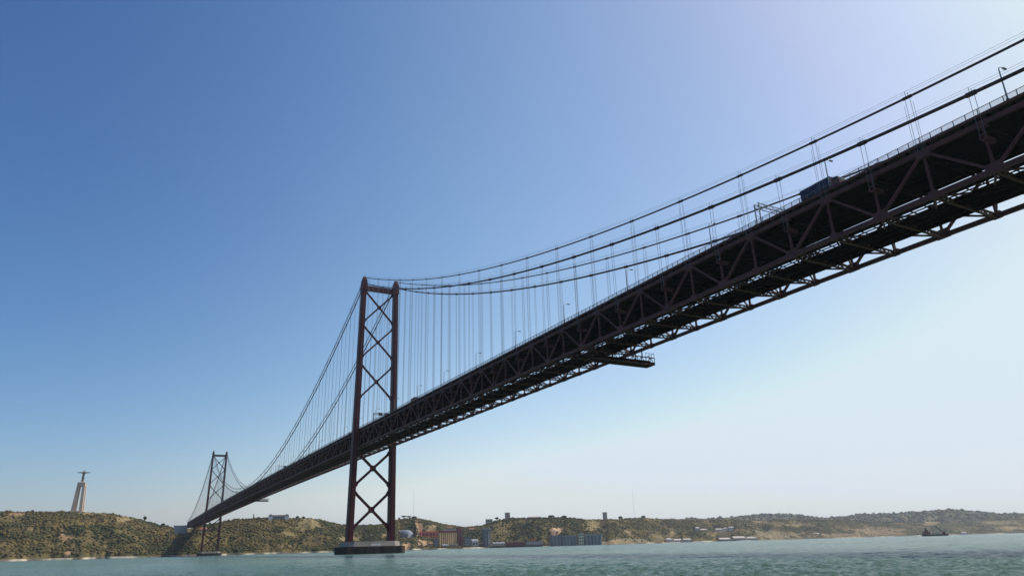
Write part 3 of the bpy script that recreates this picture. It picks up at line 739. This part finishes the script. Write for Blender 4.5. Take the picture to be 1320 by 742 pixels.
def building(name, x0, x1, y0, y1, D, mtl, label, cat, roof=None, roof_mat='tile', nx=0, nz=0, depth=None, turn=0.0, win='window', group=None):
    """block standing between bearings x0..x1, its top at y0 and its foot at y1"""
    xm = (x0+x1)/2; b = place(xm, y1, D); tpt = place(xm, y0, D); wd = (place(x1,y1,D)-place(x0,y1,D)).length; h = tpt.z-b.z
    g = ground(xm, D+2); sink = max(0, b.z-g.z)+1.5
    rz = face_rz(b)+turn+(.4 if y1 > 684 and x0 > 500 else 0); Lc = local(b, rz); dp = depth or wd*.6
    o = empty(name, b, label, cat, group)
    rh = 0
    if roof in ('gable','hip'): rh = min(h*.38, wd*.3)
    m = MB(); hb = h-rh
    m.hexa([Lc(-wd/2,-dp/2,-sink),Lc(wd/2,-dp/2,-sink),Lc(wd/2,dp/2,-sink),Lc(-wd/2,dp/2,-sink)],[Lc(-wd/2,-dp/2,hb),Lc(wd/2,-dp/2,hb),Lc(wd/2,dp/2,hb),Lc(-wd/2,dp/2,hb)])
    m.build('wall', M[mtl], o)
    if roof:
        m = MB(); e = .5
        if roof == 'flat':
            m.hexa([Lc(-wd/2-.3,-dp/2-.3,hb),Lc(wd/2+.3,-dp/2-.3,hb),Lc(wd/2+.3,dp/2+.3,hb),Lc(-wd/2-.3,dp/2+.3,hb)],[Lc(-wd/2-.3,-dp/2-.3,hb+.9),Lc(wd/2+.3,-dp/2-.3,hb+.9),Lc(wd/2+.3,dp/2+.3,hb+.9),Lc(-wd/2-.3,dp/2+.3,hb+.9)])
        else:
            k = wd/2 if roof == 'gable' else wd*.22
            m.hexa([Lc(-wd/2-e,-dp/2-e,hb-.1),Lc(wd/2+e,-dp/2-e,hb-.1),Lc(wd/2+e,dp/2+e,hb-.1),Lc(-wd/2-e,dp/2+e,hb-.1)],[Lc(-k,-.15,hb+rh),Lc(k,-.15,hb+rh),Lc(k,.15,hb+rh),Lc(-k,.15,hb+rh)])
        m.build('roof', M[roof_mat], o)
    if nx:
        for q in windows_mb(Lc, wd, dp, hb, nx, nz): q.build('window', M[win], o)
    return o, Lc, wd, dp, hb, sink
# concrete anchorage at the south end
o, Lc, wd, dp, hb, sk = building('anchorage_block', 222.5, 240.5, 677.5, 689, 1985, 'bluegrey', 'pale blocky concrete bridge anchorage at the hillside end of the deck', 'anchorage', 'flat', 'bluegrey', depth=30)
m = MB(); m.hexa([Lc(-2,-dp/2-.4,0),Lc(2,-dp/2-.4,0),Lc(2,-dp/2+.2,0),Lc(-2,-dp/2+.2,0)],[Lc(-2,-dp/2-.4,4.5),Lc(2,-dp/2-.4,4.5),Lc(2,-dp/2+.2,4.5),Lc(-2,-dp/2+.2,4.5)]); m.build('door', M['slate'], o)
building('house', 256, 268, 679, 687, 1800, 'pink', 'pale pink house half hidden under the deck by the far tower', 'house', 'hip', 'tile', 4, 2)
# monument
def monument():
    D = 2010; b = place(99.3, 661, D); top = place(104.2, 621.5, D); H_ = top.z-b.z; rz = face_rz(b)-.2; Lc = local(b, rz)
    o = empty('monument', b, 'tall twin-pillared stone monument topped by a statue with outstretched arms', 'monument')
    W_ = 25; tw = 16.5; dz = -8
    m = MB()
    for sx in (-1,1):
        for sy in (-1,1):
            lo0 = [(sx*W_/2,sy*W_/2),(sx*(W_/2-7.6),sy*W_/2),(sx*(W_/2-7.6),sy*(W_/2-7.6)),(sx*W_/2,sy*(W_/2-7.6))]
            hi0 = [(sx*tw/2,sy*tw/2),(sx*(tw/2-5.6),sy*tw/2),(sx*(tw/2-5.6),sy*(tw/2-5.6)),(sx*tw/2,sy*(tw/2-5.6))]
            if sx*sy < 0: lo0.reverse(); hi0.reverse()
            m.hexa([Lc(x,y,dz) for x,y in lo0],[Lc(x,y,H_-5) for x,y in hi0])
    m.build('pillars', M['stone'], o)
    m = MB(); m.hexa([Lc(x*tw/2,y*tw/2,H_-9) for x,y in ((-1,-1),(1,-1),(1,1),(-1,1))],[Lc(x*tw/2.02,y*tw/2.02,H_) for x,y in ((-1,-1),(1,-1),(1,1),(-1,1))])
    m.hexa([Lc(x*5,y*5,H_) for x,y in ((-1,-1),(1,-1),(1,1),(-1,1))],[Lc(x*4.2,y*4.2,H_+2.4) for x,y in ((-1,-1),(1,-1),(1,1),(-1,1))])
    m.build('top_slab', M['stone'], o)
    m = MB(); m.hexa([Lc(x*16,y*16,-10) for x,y in ((-1,-1),(1,-1),(1,1),(-1,1))],[Lc(x*14,y*14,5) for x,y in ((-1,-1),(1,-1),(1,1),(-1,1))]); m.build('base_chapel', M['stone'], o)
    # the robed figure: one continuous skin
    me = bpy.data.meshes.new('statue'); z0 = H_+2.2; k = 28/28.0
    pts = [(0,0,0),(0,0,9),(0,0,15),(0,0,20.6),(0,-.1,23),(0,-.25,25),(0,-.3,27.2),(3.6,0,21.3),(8,-.3,21.2),(12,-.7,21.4),(14.3,-.9,21.5),(-3.6,0,21.3),(-8,-.3,21.2),(-12,-.7,21.4),(-14.3,-.9,21.5)]
    rad = [3.4,2.9,2.5,3.0,1.1,1.55,1.0,2.0,1.7,1.3,.55,2.0,1.7,1.3,.55]
    ed_ = [(0,1),(1,2),(2,3),(3,4),(4,5),(5,6),(3,7),(7,8),(8,9),(9,10),(3,11),(11,12),(12,13),(13,14)]
    me.from_pydata([tuple(Lc(p[0]*k,p[1]*k,z0+p[2]*k)) for p in pts], ed_, []); so = bpy.data.objects.new('statue', me); C.objects.link(so)
    me.materials.append(M['statue'])
    md = so.modifiers.new('skin','SKIN'); sub = so.modifiers.new('sub','SUBSURF'); sub.levels = 1; sub.render_levels = 2
    me.update()
    for i, v in enumerate(me.skin_vertices[0].data): v.radius = (rad[i]*k, rad[i]*k*.8); v.use_root = (i == 0)
    so.parent = o; so.matrix_parent_inverse = Matrix.Translation(-b)
monument()
# house group on the ridge
o, Lc, wd, dp, hb, sk = building('manor_house', 346, 372, 663.2, 669.5, 1950, 'grey', 'broad manor with two dark pavilion roofs on the ridge left of the near tower', 'house', 'gable', 'slate', 7, 2, depth=14)
for cx in (-wd*.40, wd*.40):
    m = MB(); m.hexa([Lc(cx-5,-9,-8),Lc(cx+5,-9,-8),Lc(cx+5,9,-8),Lc(cx-5,9,-8)],[Lc(cx-5,-9,hb+1),Lc(cx+5,-9,hb+1),Lc(cx+5,9,hb+1),Lc(cx-5,9,hb+1)]); pv = m.build('pavilion', M['white'], o)
    m = MB(); m.hexa([Lc(cx-5.6,-9.6,hb+1),Lc(cx+5.6,-9.6,hb+1),Lc(cx+5.6,9.6,hb+1),Lc(cx-5.6,9.6,hb+1)],[Lc(cx-2.4,-5,hb+6),Lc(cx+2.4,-5,hb+6),Lc(cx+2.4,5,hb+6),Lc(cx-2.4,5,hb+6)]); m.build('pavilion_roof', M['slate'], pv)
# domed warehouse
def barrel(x0,x1,y0,y1,D,label):
    xm = (x0+x1)/2; b = place(xm,y1,D); h = place(xm,y0,D).z-b.z; wd = (place(x1,y1,D)-place(x0,y1,D)).length; rz = face_rz(b)+.5; Lc = local(b,rz)
    o = empty('storage_dome', b, label, 'warehouse'); n = 12; m = MB(); k = 9
    for j in range(k):
        f0, f1 = j/(k-1), 0
        sc_ = math.sqrt(max(0,1-(1-f0)**2*.9)) if f0 < 1 else 1
    A_ = []
    ys = np.linspace(-wd*.7, wd*.9, 10)
    for j, yy in enumerate(ys):
        q = min(1, (j+.6)/3.2)**.5
        A_.append([Lc(-q*wd*.5*math.cos(math.pi*i/n), yy, (-12 if i in (0,n) else 0)+q*h*math.sin(math.pi*i/n)) for i in range(n+1)])
    vs = [v for r_ in A_ for v in r_]; fs = [(j*(n+1)+i, j*(n+1)+i+1, (j+1)*(n+1)+i+1, (j+1)*(n+1)+i) for j in range(9) for i in range(n)]
    fs += [tuple(range(n+1)), tuple(reversed(range(9*(n+1), 10*(n+1))))]
    m.add(vs, fs); m.build('roof_shell', M['roofgrey'], o)
    m = MB(); m.hexa([Lc(-wd*.25,-wd*.72,-3),Lc(wd*.12,-wd*.72,-3),Lc(wd*.12,-wd*.4,-3),Lc(-wd*.25,-wd*.4,-3)],[Lc(-wd*.25,-wd*.72,h*.5),Lc(wd*.12,-wd*.72,h*.5),Lc(wd*.12,-wd*.4,h*.5),Lc(-wd*.25,-wd*.4,h*.5)]); m.build('porch', M['white'], o)
barrel(514.5,533,684,696,2060,'grey rounded storage dome right of the near tower foot')
# long red shed with pale frames
o, Lc, wd, dp, hb, sk = building('red_shed', 541, 566, 686.5, 694, 2080, 'brickred', 'long bright red shed with pale frame lines below the ochre cliff', 'shed', 'flat', 'brickred', depth=14)
for i in range(6):
    m = MB(); cx = -wd/2+wd*i/5; m.beam(Lc(cx,-dp/2-.4,-.5),Lc(cx,-dp/2-.4,hb+.2),.9,.5); m.build('frame', M['pink'], o)
for i in range(5):
    cx = -wd/2+wd*(i+.5)/5; m = MB(); m.beam(Lc(cx-wd*.07,-dp/2-.1,hb*.5),Lc(cx+wd*.07,-dp/2-.1,hb*.5),.4,hb*.5); m.build('opening', M['maroon'], o)
def silos(name, x0,x1,y0,y1,D,n,mtl,label,top_mat,head=0.12, ends=None):
    xm = (x0+x1)/2; b = place(xm,y1,D); h = place(xm,y0,D).z-b.z; wd = (place(x1,y1,D)-place(x0,y1,D)).length; Lc = local(b, face_rz(b)+.4); wd *= 1.02; r = wd/n/2
    o = empty(name, b, label, 'silo')
    for i in range(n):
        cx = -wd/2+r*(2*i+1); MB().tube([Lc(cx,0,-6),Lc(cx,0,h*(1-head))], r*.98, 16).build('silo_cell', M[mtl], o)
    m = MB(); e = r*1.05; m.hexa([Lc(-wd/2,-e,h*(1-head)),Lc(wd/2,-e,h*(1-head)),Lc(wd/2,e,h*(1-head)),Lc(-wd/2,e,h*(1-head))],[Lc(-wd/2,-e,h),Lc(wd/2,-e,h),Lc(wd/2,e,h),Lc(-wd/2,e,h)]); m.build('head_house', M[top_mat], o)
    m = MB(); m.hexa([Lc(-wd/2,r*.3,-6),Lc(wd/2,r*.3,-6),Lc(wd/2,r*2.2,-6),Lc(-wd/2,r*2.2,-6)],[Lc(-wd/2,r*.3,h*(1-head)),Lc(wd/2,r*.3,h*(1-head)),Lc(wd/2,r*2.2,h*(1-head)),Lc(-wd/2,r*2.2,h*(1-head))]); m.build('back_wall', M[mtl], o)
    return o, Lc, wd, h, r
o, Lc, wd, h, r = silos('silo_block', 565, 590, 685, 707.5, 2000, 9, 'ochre_silo', 'tall ochre ribbed silo block with maroon top beside the red shed', 'maroon', .12)
m = MB(); m.hexa([Lc(wd/2+.5,-r*1.3,-6),Lc(wd/2+15,-r*1.3,-6),Lc(wd/2+15,r*2,-6),Lc(wd/2+.5,r*2,-6)],[Lc(wd/2+.5,-r*1.3,h+7),Lc(wd/2+15,-r*1.3,h+7),Lc(wd/2+15,r*2,h+7),Lc(wd/2+.5,r*2,h+7)]); m.build('lift_tower', M['maroon'], o)
for k in range(6):
    m = MB(); zz = 4+k*h/6.2; m.beam(Lc(wd/2+5,-r*1.3-.12,zz+2),Lc(wd/2+11,-r*1.3-.12,zz+2),.25,3.2); m.build('opening', M['window'], o)
m = MB(); m.beam(Lc(-wd/2+12,0,h+1.5),Lc(wd/2-4,0,h+3),4,3.5); m.build('conveyor_house', M['grey'], o)
building('lift_house', 559.5, 563.5, 696, 708.5, 1990, 'grey', 'slim grey lift house at the left foot of the ochre silos', 'tower', 'flat', 'grey', 1, 4)
building('mill_building', 598.5, 606.5, 694.5, 708, 1995, 'grey', 'dark grey mill building right of the ochre silos', 'factory', 'flat', 'slate', 3, 4)
building('gabled_store', 607.5, 616, 697, 707, 2000, 'white', 'small white gabled store beside the conveyor ramp', 'store', 'gable', 'roofgrey', 2, 1)
def conveyor(x0,y0,x1,y1,D,label):
    a, b = place(x0,y0,D), place(x1,y1,D); o = empty('conveyor', a, label, 'conveyor')
    MB().beam(a, b, 3, 2.4).build('gallery', M['pink'], o)
    for f in (.25,.55,.85):
        q = a+(b-a)*f; MB().beam(q-Vector((0,0,1)), Vector((q.x,q.y,-1)), .8,.8).build('trestle', M['grey'], o)
conveyor(607,707.5,623,702,1975,'sloping pink conveyor gallery leading up to the grey silo tower')
o, Lc, wd, h, r = silos('silo_tower', 623.5, 631, 684, 708, 1985, 2, 'grey_silo', 'slim grey twin silo tower with an overhanging head', 'grey_silo', .05)
m = MB(); m.hexa([Lc(-wd*.75,-r*1.4,h),Lc(wd*.8,-r*1.4,h),Lc(wd*.8,r*1.4,h),Lc(-wd*.75,r*1.4,h)],[Lc(-wd*.75,-r*1.4,h+4),Lc(wd*.8,-r*1.4,h+4),Lc(wd*.8,r*1.4,h+4),Lc(-wd*.75,r*1.4,h+4)]); m.build('overhang', M['grey'], o)
m = MB(); m.beam(Lc(wd/2+3.5,0,-5),Lc(wd/2+3.5,0,h-3),3,3); m.build('lift_shaft', M['concrete'], o)
# wharf
def wharf():
    a = place(634,709,1930); b = place(708,706.5,1990); o = empty('wharf', (a+b)/2, 'long low dark wharf on piles between the two groups of silos', 'wharf')
    a.z = b.z = 4.2; d = (b-a); side = Vector((-d.y,d.x,0)).normalized()
    MB().beam(a+Vector((0,0,0)), b, 16, 1.2).build('platform', M['fender'], o)
    for i in range(24):
        q = a+d*(i+.5)/24
        m = MB()
        for k in (-1,1): m.tube([q+side*6.5*k+Vector((0,0,-.6)), Vector((q.x,q.y,-3))+side*6.5*k], .6, 8)
        m.build('pile_pair', M['fender'], o)
wharf()
building('wharf_shed', 634, 651, 702, 706.5, 1950, 'cream', 'low cream shed at the left end of the wharf', 'shed', 'gable', 'roofgrey', 7, 1, depth=10)
building('wharf_shed', 652, 676, 702.5, 706.5, 1962, 'maroon', 'long low maroon shed in the middle of the wharf', 'shed', 'flat', 'grey', 0, 0, depth=9)
o, Lc, wd, dp, hb, sk = building('wharf_shed', 677, 700, 701.5, 705.8, 1975, 'grey', 'open grey loading shed with pale columns at the right of the wharf', 'shed', 'flat', 'grey', 0, 0, depth=9)
for i in range(7):
    cx = -wd/2+wd*(i+.5)/7; m = MB(); m.beam(Lc(cx,-dp/2-.5,-1),Lc(cx,-dp/2-.5,hb),1.3,.6); m.build('column', M['cream'], o)
building('office_block', 535.5, 540.5, 688, 697, 2070, 'cream', 'narrow cream office block between the storage dome and the red shed', 'office', 'flat', 'palerf', 2, 3)
building('quay_shed', 545, 557, 701.5, 706.5, 2000, 'cream', 'low cream quay shed in front of the ochre cliff', 'shed', 'gable', 'tile', 5, 1)
building('quay_shed', 569, 577, 704, 708.5, 1975, 'grey', 'small grey quay shed at the foot of the ochre silos, left one', 'shed', 'gable', 'roofgrey', 3, 1)
building('quay_shed', 580, 590, 704.5, 708.5, 1978, 'pink', 'low pink quay shed at the foot of the ochre silos, right one', 'shed', 'flat', 'palerf', 4, 1)
building('terrace_house', 576, 583, 678.5, 683, 2280, 'cream', 'cream house on the slope directly above the ochre silos', 'house', 'gable', 'tile', 3, 1)
building('terrace_house', 604, 611, 681, 684.5, 2300, 'white', 'white house on the slope above the grey mill building', 'house', 'gable', 'tile', 3, 1)
building('pump_house', 684, 689, 697.5, 702, 2010, 'brickred', 'small dark red pump house above the loading shed', 'hut', 'flat', 'maroon', 1, 1)
silos('silo_row', 710, 745, 692.5, 706, 2010, 8, 'grey_silo', 'row of eight grey silos under a flat head house at the waterside', 'grey_silo', .14)
building('brick_tower', 746, 752.5, 689.5, 707, 2025, 'cream', 'stained cream tower between the two rows of grey silos', 'tower', 'flat', 'grey', 2, 4)
silos('silo_row', 753.5, 777, 690.5, 705.5, 2040, 5, 'grey_silo', 'shorter row of five grey silos at the right end of the works', 'roofgrey', .12)
building('tower_block', 777.3, 783.0, 660, 671, 2700, 'cream', 'lone tall block standing on the ridge above the right silos', 'tower block', 'flat', 'cream', 3, 7)
building('chapel_ruin', 626, 635, 669, 678, 2400, 'cream', 'squat stepped cream building on the ridge above the silo tower', 'house', 'flat', 'cream', 3, 2)
building('villa', 651, 657.5, 660.5, 670, 2340, 'pink', 'tall pinkish villa on the ridge left of the dark trees', 'villa', 'flat', 'cream', 3, 3)
building('long_house', 682, 697, 664.5, 669, 2340, 'pink', 'long low pale pink house on the ridge among trees', 'house', 'gable', 'palerf', 6, 1)
building('pale_house', 425, 432, 677.5, 681, 1960, 'white', 'small white house on the slope just left of the near tower', 'house', 'gable', 'roofgrey', 3, 1)
# white settlement along the right shore
for x0,x1,y0,y1,D,rf,lab in ((858,867,694.5,699.5,2640,'hip','leftmost white waterside house below the tan slope, with pale hip roof'),(868,878,695.5,700,2660,'gable','white gabled waterside house second from the left'),(880,890,695,699,2720,'gable','white waterside house right of the gabled pair'),
  (896.5,901.5,679.5,685,3150,'gable','tall narrow white chapel on the slope'),(902,912,682,685.5,3150,'hip','low white house right of the chapel'),(922,931,681.5,685,3300,'gable','left white house of the slope trio'),(932,938,680,684,3320,'hip','middle house of the slope trio, square with hip roof'),(939.5,946,679,682.5,3350,'gable','right white house of the slope trio'),
  (926,941,694,699,3000,'gable','broad pale shed at the water left of the big warehouse'),(944,960,692,698,3080,'gable','big pale waterside warehouse with pale roof'),(961,975,692.5,697.5,3140,'hip','wide white warehouse at the right end of the waterside row'),
  (1048,1056,687,690,3750,'gable','lone small house at the water below the tan slope'),(1240,1246,684.5,687.5,4750,'gable','tiny white house on the shore right of the ship')):
    building('white_house', x0,x1,y0,y1,D,'white',lab,'house',rf,'palerf',max(2,int((x1-x0)/3)),1)
def mast(x, y0, y1, D, label):
    b = place(x,y1,D); t_ = place(x,y0,D); o = empty('radio_mast', b, label, 'mast'); m = MB(); r = .5
    L3 = [Vector((math.cos(a)*r, math.sin(a)*r, 0)) for a in (0,2.09,4.19)]
    for q in L3: m.beam(b+q-Vector((0,0,6)), Vector((b.x,b.y,t_.z))+q*.5, .1,.1)
    n = 14
    for k in range(n):
        za, zb_ = b.z+(t_.z-b.z)*k/n, b.z+(t_.z-b.z)*(k+1)/n
        for i in range(3): p0 = L3[i]; p1 = L3[(i+1)%3]; m.beam(Vector((b.x,b.y,za))+p0*(1-.5*k/n), Vector((b.x,b.y,zb_))+p1*(1-.5*(k+1)/n), .07,.07)
    m.build('lattice', M['galv'], o); MB().tube([Vector((b.x,b.y,t_.z)),Vector((b.x,b.y,t_.z+5))],.12,5).build('antenna', M['galv'], o)
mast(533,632,668,2300,'thin lattice radio mast on the ridge right of the near tower')
mast(818,630,668,3000,'thin distant radio mast on the ridge right of the tower block')
# ship
def ship():
    D = 2000; a = at(1188, horizon(1188)+1, D); b = at(1223, horizon(1223)+1, D); a.z = b.z = 0; c = (a+b)/2; d = (b-a); Ln = d.length; d.normalize(); n_ = Vector((-d.y,d.x,0))
    F_ = lambda x, y, z: c+d*(x*Ln)+n_*y+Vector((0,0,z)); o = empty('dredger', c, 'dark dredger with maroon wheelhouse and slanted masts on the river', 'ship')
    m = MB(); xs = [-.5,-.46,-.2,.2,.42,.5]; hwv = [4,5.5,6,6,5,1]; dk = [4.4,4.2,3.6,3.6,4.4,5.6]; r0 = []; r1 = []
    for x, w_, z_ in zip(xs,hwv,dk): r0 += [F_(x*.97,-w_*.8,-1.5),F_(x*.97,w_*.8,-1.5)]; r1 += [F_(x,-w_,z_),F_(x,w_,z_)]
    n = len(xs); V = r0+r1; Fz = []; k = 2*n
    for i in range(n-1):
        j = 2*i; Fz += [(j,j+2,k+j+2,k+j),(j+1,k+j+1,k+j+3,j+3),(k+j,k+j+2,k+j+3,k+j+1),(j,j+1,j+3,j+2)]
    Fz += [(0,k,k+1,1),(2*n-2,2*n-1,k+2*n-1,k+2*n-2)]; m.add(V,Fz); m.build('hull', M['hull'], o)
    bx = lambda x0,x1,w_,z0,z1: MB().hexa([F_(x0,-w_,z0),F_(x1,-w_,z0),F_(x1,w_,z0),F_(x0,w_,z0)],[F_(x0,-w_,z1),F_(x1,-w_,z1),F_(x1,w_,z1),F_(x0,w_,z1)])
    bx(-.45,-.16,4.6,4,9.5).build('deckhouse', M['maroon'], o); wh = bx(-.37,-.22,3.8,9.5,13.5).build('wheelhouse', M['maroon'], o); bx(-.375,-.215,3.85,11.4,12.8).build('window_band', M['window'], wh)
    bx(-.33,-.27,1.2,13.5,18.5).build('funnel', M['hull'], o)
    for x in (-.17,-.05): MB().beam(F_(x,0,4), F_(x+.08,0,25), 1.4,1.4,None,.7,.7).build('mast', M['galv'], o)
    m = MB(); m.beam(F_(.36,0,6),F_(.07,0,22),1.3,1.6); m.build('crane_boom', M['hull'], o); bx(.30,.40,2.5,4,9).build('crane_cab', M['maroon'], o)
    bx(.02,.26,4,3.8,7.5).build('hopper', M['cream'], o); m = MB(); m.beam(F_(.4,0,9),F_(.48,0,12),.6,.6); m.build('bow_post', M['galv'], o)
ship()
# trees one can tell apart on the skyline
def tree(x, y_top, D, label, kind='pine', h=None, wd=10, nm='pine_tree'):
    g = ground(x, D); topz = at(x, y_top, D).z; h = topz-g.z if h is None else h
    h = max(h, 6); g.z = topz-h
    o = empty(nm, g, label, 'tree'); r_ = np.random.default_rng(int(x*10))
    m = MB(); m.tube([g-Vector((0,0,2)), g+Vector((.3,0,h*.3)), g+Vector((0,.2,h*.62))], .55, 7, .28)
    for k in range(4):
        a = k*1.57+r_.uniform(0,1); m.tube([g+Vector((0,.1,h*.5)), g+Vector((math.cos(a)*wd*.22,math.sin(a)*wd*.22,h*.74))], .22, 5, .1)
    m.build('trunk', M['trunk'], o)
    n = 260; q = r_.normal(0,1,(n,3)); q /= np.linalg.norm(q,axis=1)[:,None]; rad = r_.uniform(.35,1,(n,1))**.5
    if kind == 'pine': sh = np.array([wd/2,wd/2,h*.2]); cz = h*.8
    elif kind == 'cypress': sh = np.array([wd/2,wd/2,h*.46]); cz = h*.52
    else: sh = np.array([wd/2,wd/2,h*.36]); cz = h*.63
    lob = .72+.4*vnoise(q[:,0]*2.2+x, q[:,1]*2.2+q[:,2]*1.7, 4)[:,None]
    cen = q*rad*sh*lob+np.array([g.x,g.y,g.z+cz])
    pal = np.array([(.04,.055,.022),(.055,.07,.026),(.032,.045,.02)]); col = pal[r_.integers(0,3,n)]*r_.uniform(.7,1.3,(n,1))
    V_, F_, K_ = clumps(cen, r_.uniform(.5,1.15,n)*wd/11, col, int(x))
    cr = npmesh('crown', V_, F_, M['leaf'], K_); cr.parent = o; cr.matrix_parent_inverse = Matrix.Translation(-g)
for x, y, D, lab, kd, wd, nm in ((513.5,666.5,2215,'small dark tree at the left of the ridge trees right of the near tower','round',7,'broadleaf_tree'),(519.5,664.3,2215,'flat-topped umbrella pine, leftmost of the three on the ridge','pine',15,'pine_tree'),(526,664.6,2215,'umbrella pine in the middle of the ridge trio','pine',14,'pine_tree'),(533.5,665.3,2215,'wide umbrella pine, rightmost of the ridge trio','pine',17,'pine_tree'),
   (322.5,661,1975,'slim cypress on the ridge right of the far tower','cypress',3.2,'cypress_tree'),(380,664.5,1955,'round dark tree right of the manor','round',9,'broadleaf_tree'),(388,665,1955,'second round tree right of the manor','round',8,'broadleaf_tree'),(205,674,2015,'dark round tree on the descending left ridge','round',10,'broadleaf_tree'),(227.5,677,2025,'dark tree beside the concrete anchorage','round',7,'broadleaf_tree'),
   (180,664.5,2005,'first dark tree where the left ridge starts to fall','round',9,'broadleaf_tree'),(30,656.5,1995,'small tree on the left skyline before the monument','round',6,'broadleaf_tree'),(641,666,2345,'dark tree left of the pink villa','round',13,'broadleaf_tree'),(712,663.5,2345,'large dark tree on the ridge above the grey silo row','round',20,'broadleaf_tree'),(729,664,2345,'broad dark tree at the right shoulder of the wooded ridge','round',18,'broadleaf_tree'),(802,664.8,2950,'wide dark tree right of the lone tall block','round',18,'broadleaf_tree'),(832,664,3050,'dark ridge tree left of the far white settlement','round',20,'broadleaf_tree')):
    tree(x, y, D, lab, kd, None if kd == 'cypress' else None, wd, nm)

# ------------------------------------------------------------------ air
def haze(density):
    m = bpy.data.materials.new('river_haze'); m.use_nodes = True; n = m.node_tree.nodes; n.clear()
    out = n.new('ShaderNodeOutputMaterial'); v = n.new('ShaderNodeVolumePrincipled'); v.inputs['Density'].default_value = density
    v.inputs['Color'].default_value = (.86,.92,1,1); v.inputs['Anisotropy'].default_value = .3
    m.node_tree.links.new(v.outputs[0], out.inputs['Volume'])
    b = MB(); b.box((0,0,-12), 70000,70000, 12+430); o = b.build('haze', m); tag(o, kind='stuff')
HAZE = 4e-5
if HAZE: haze(HAZE)
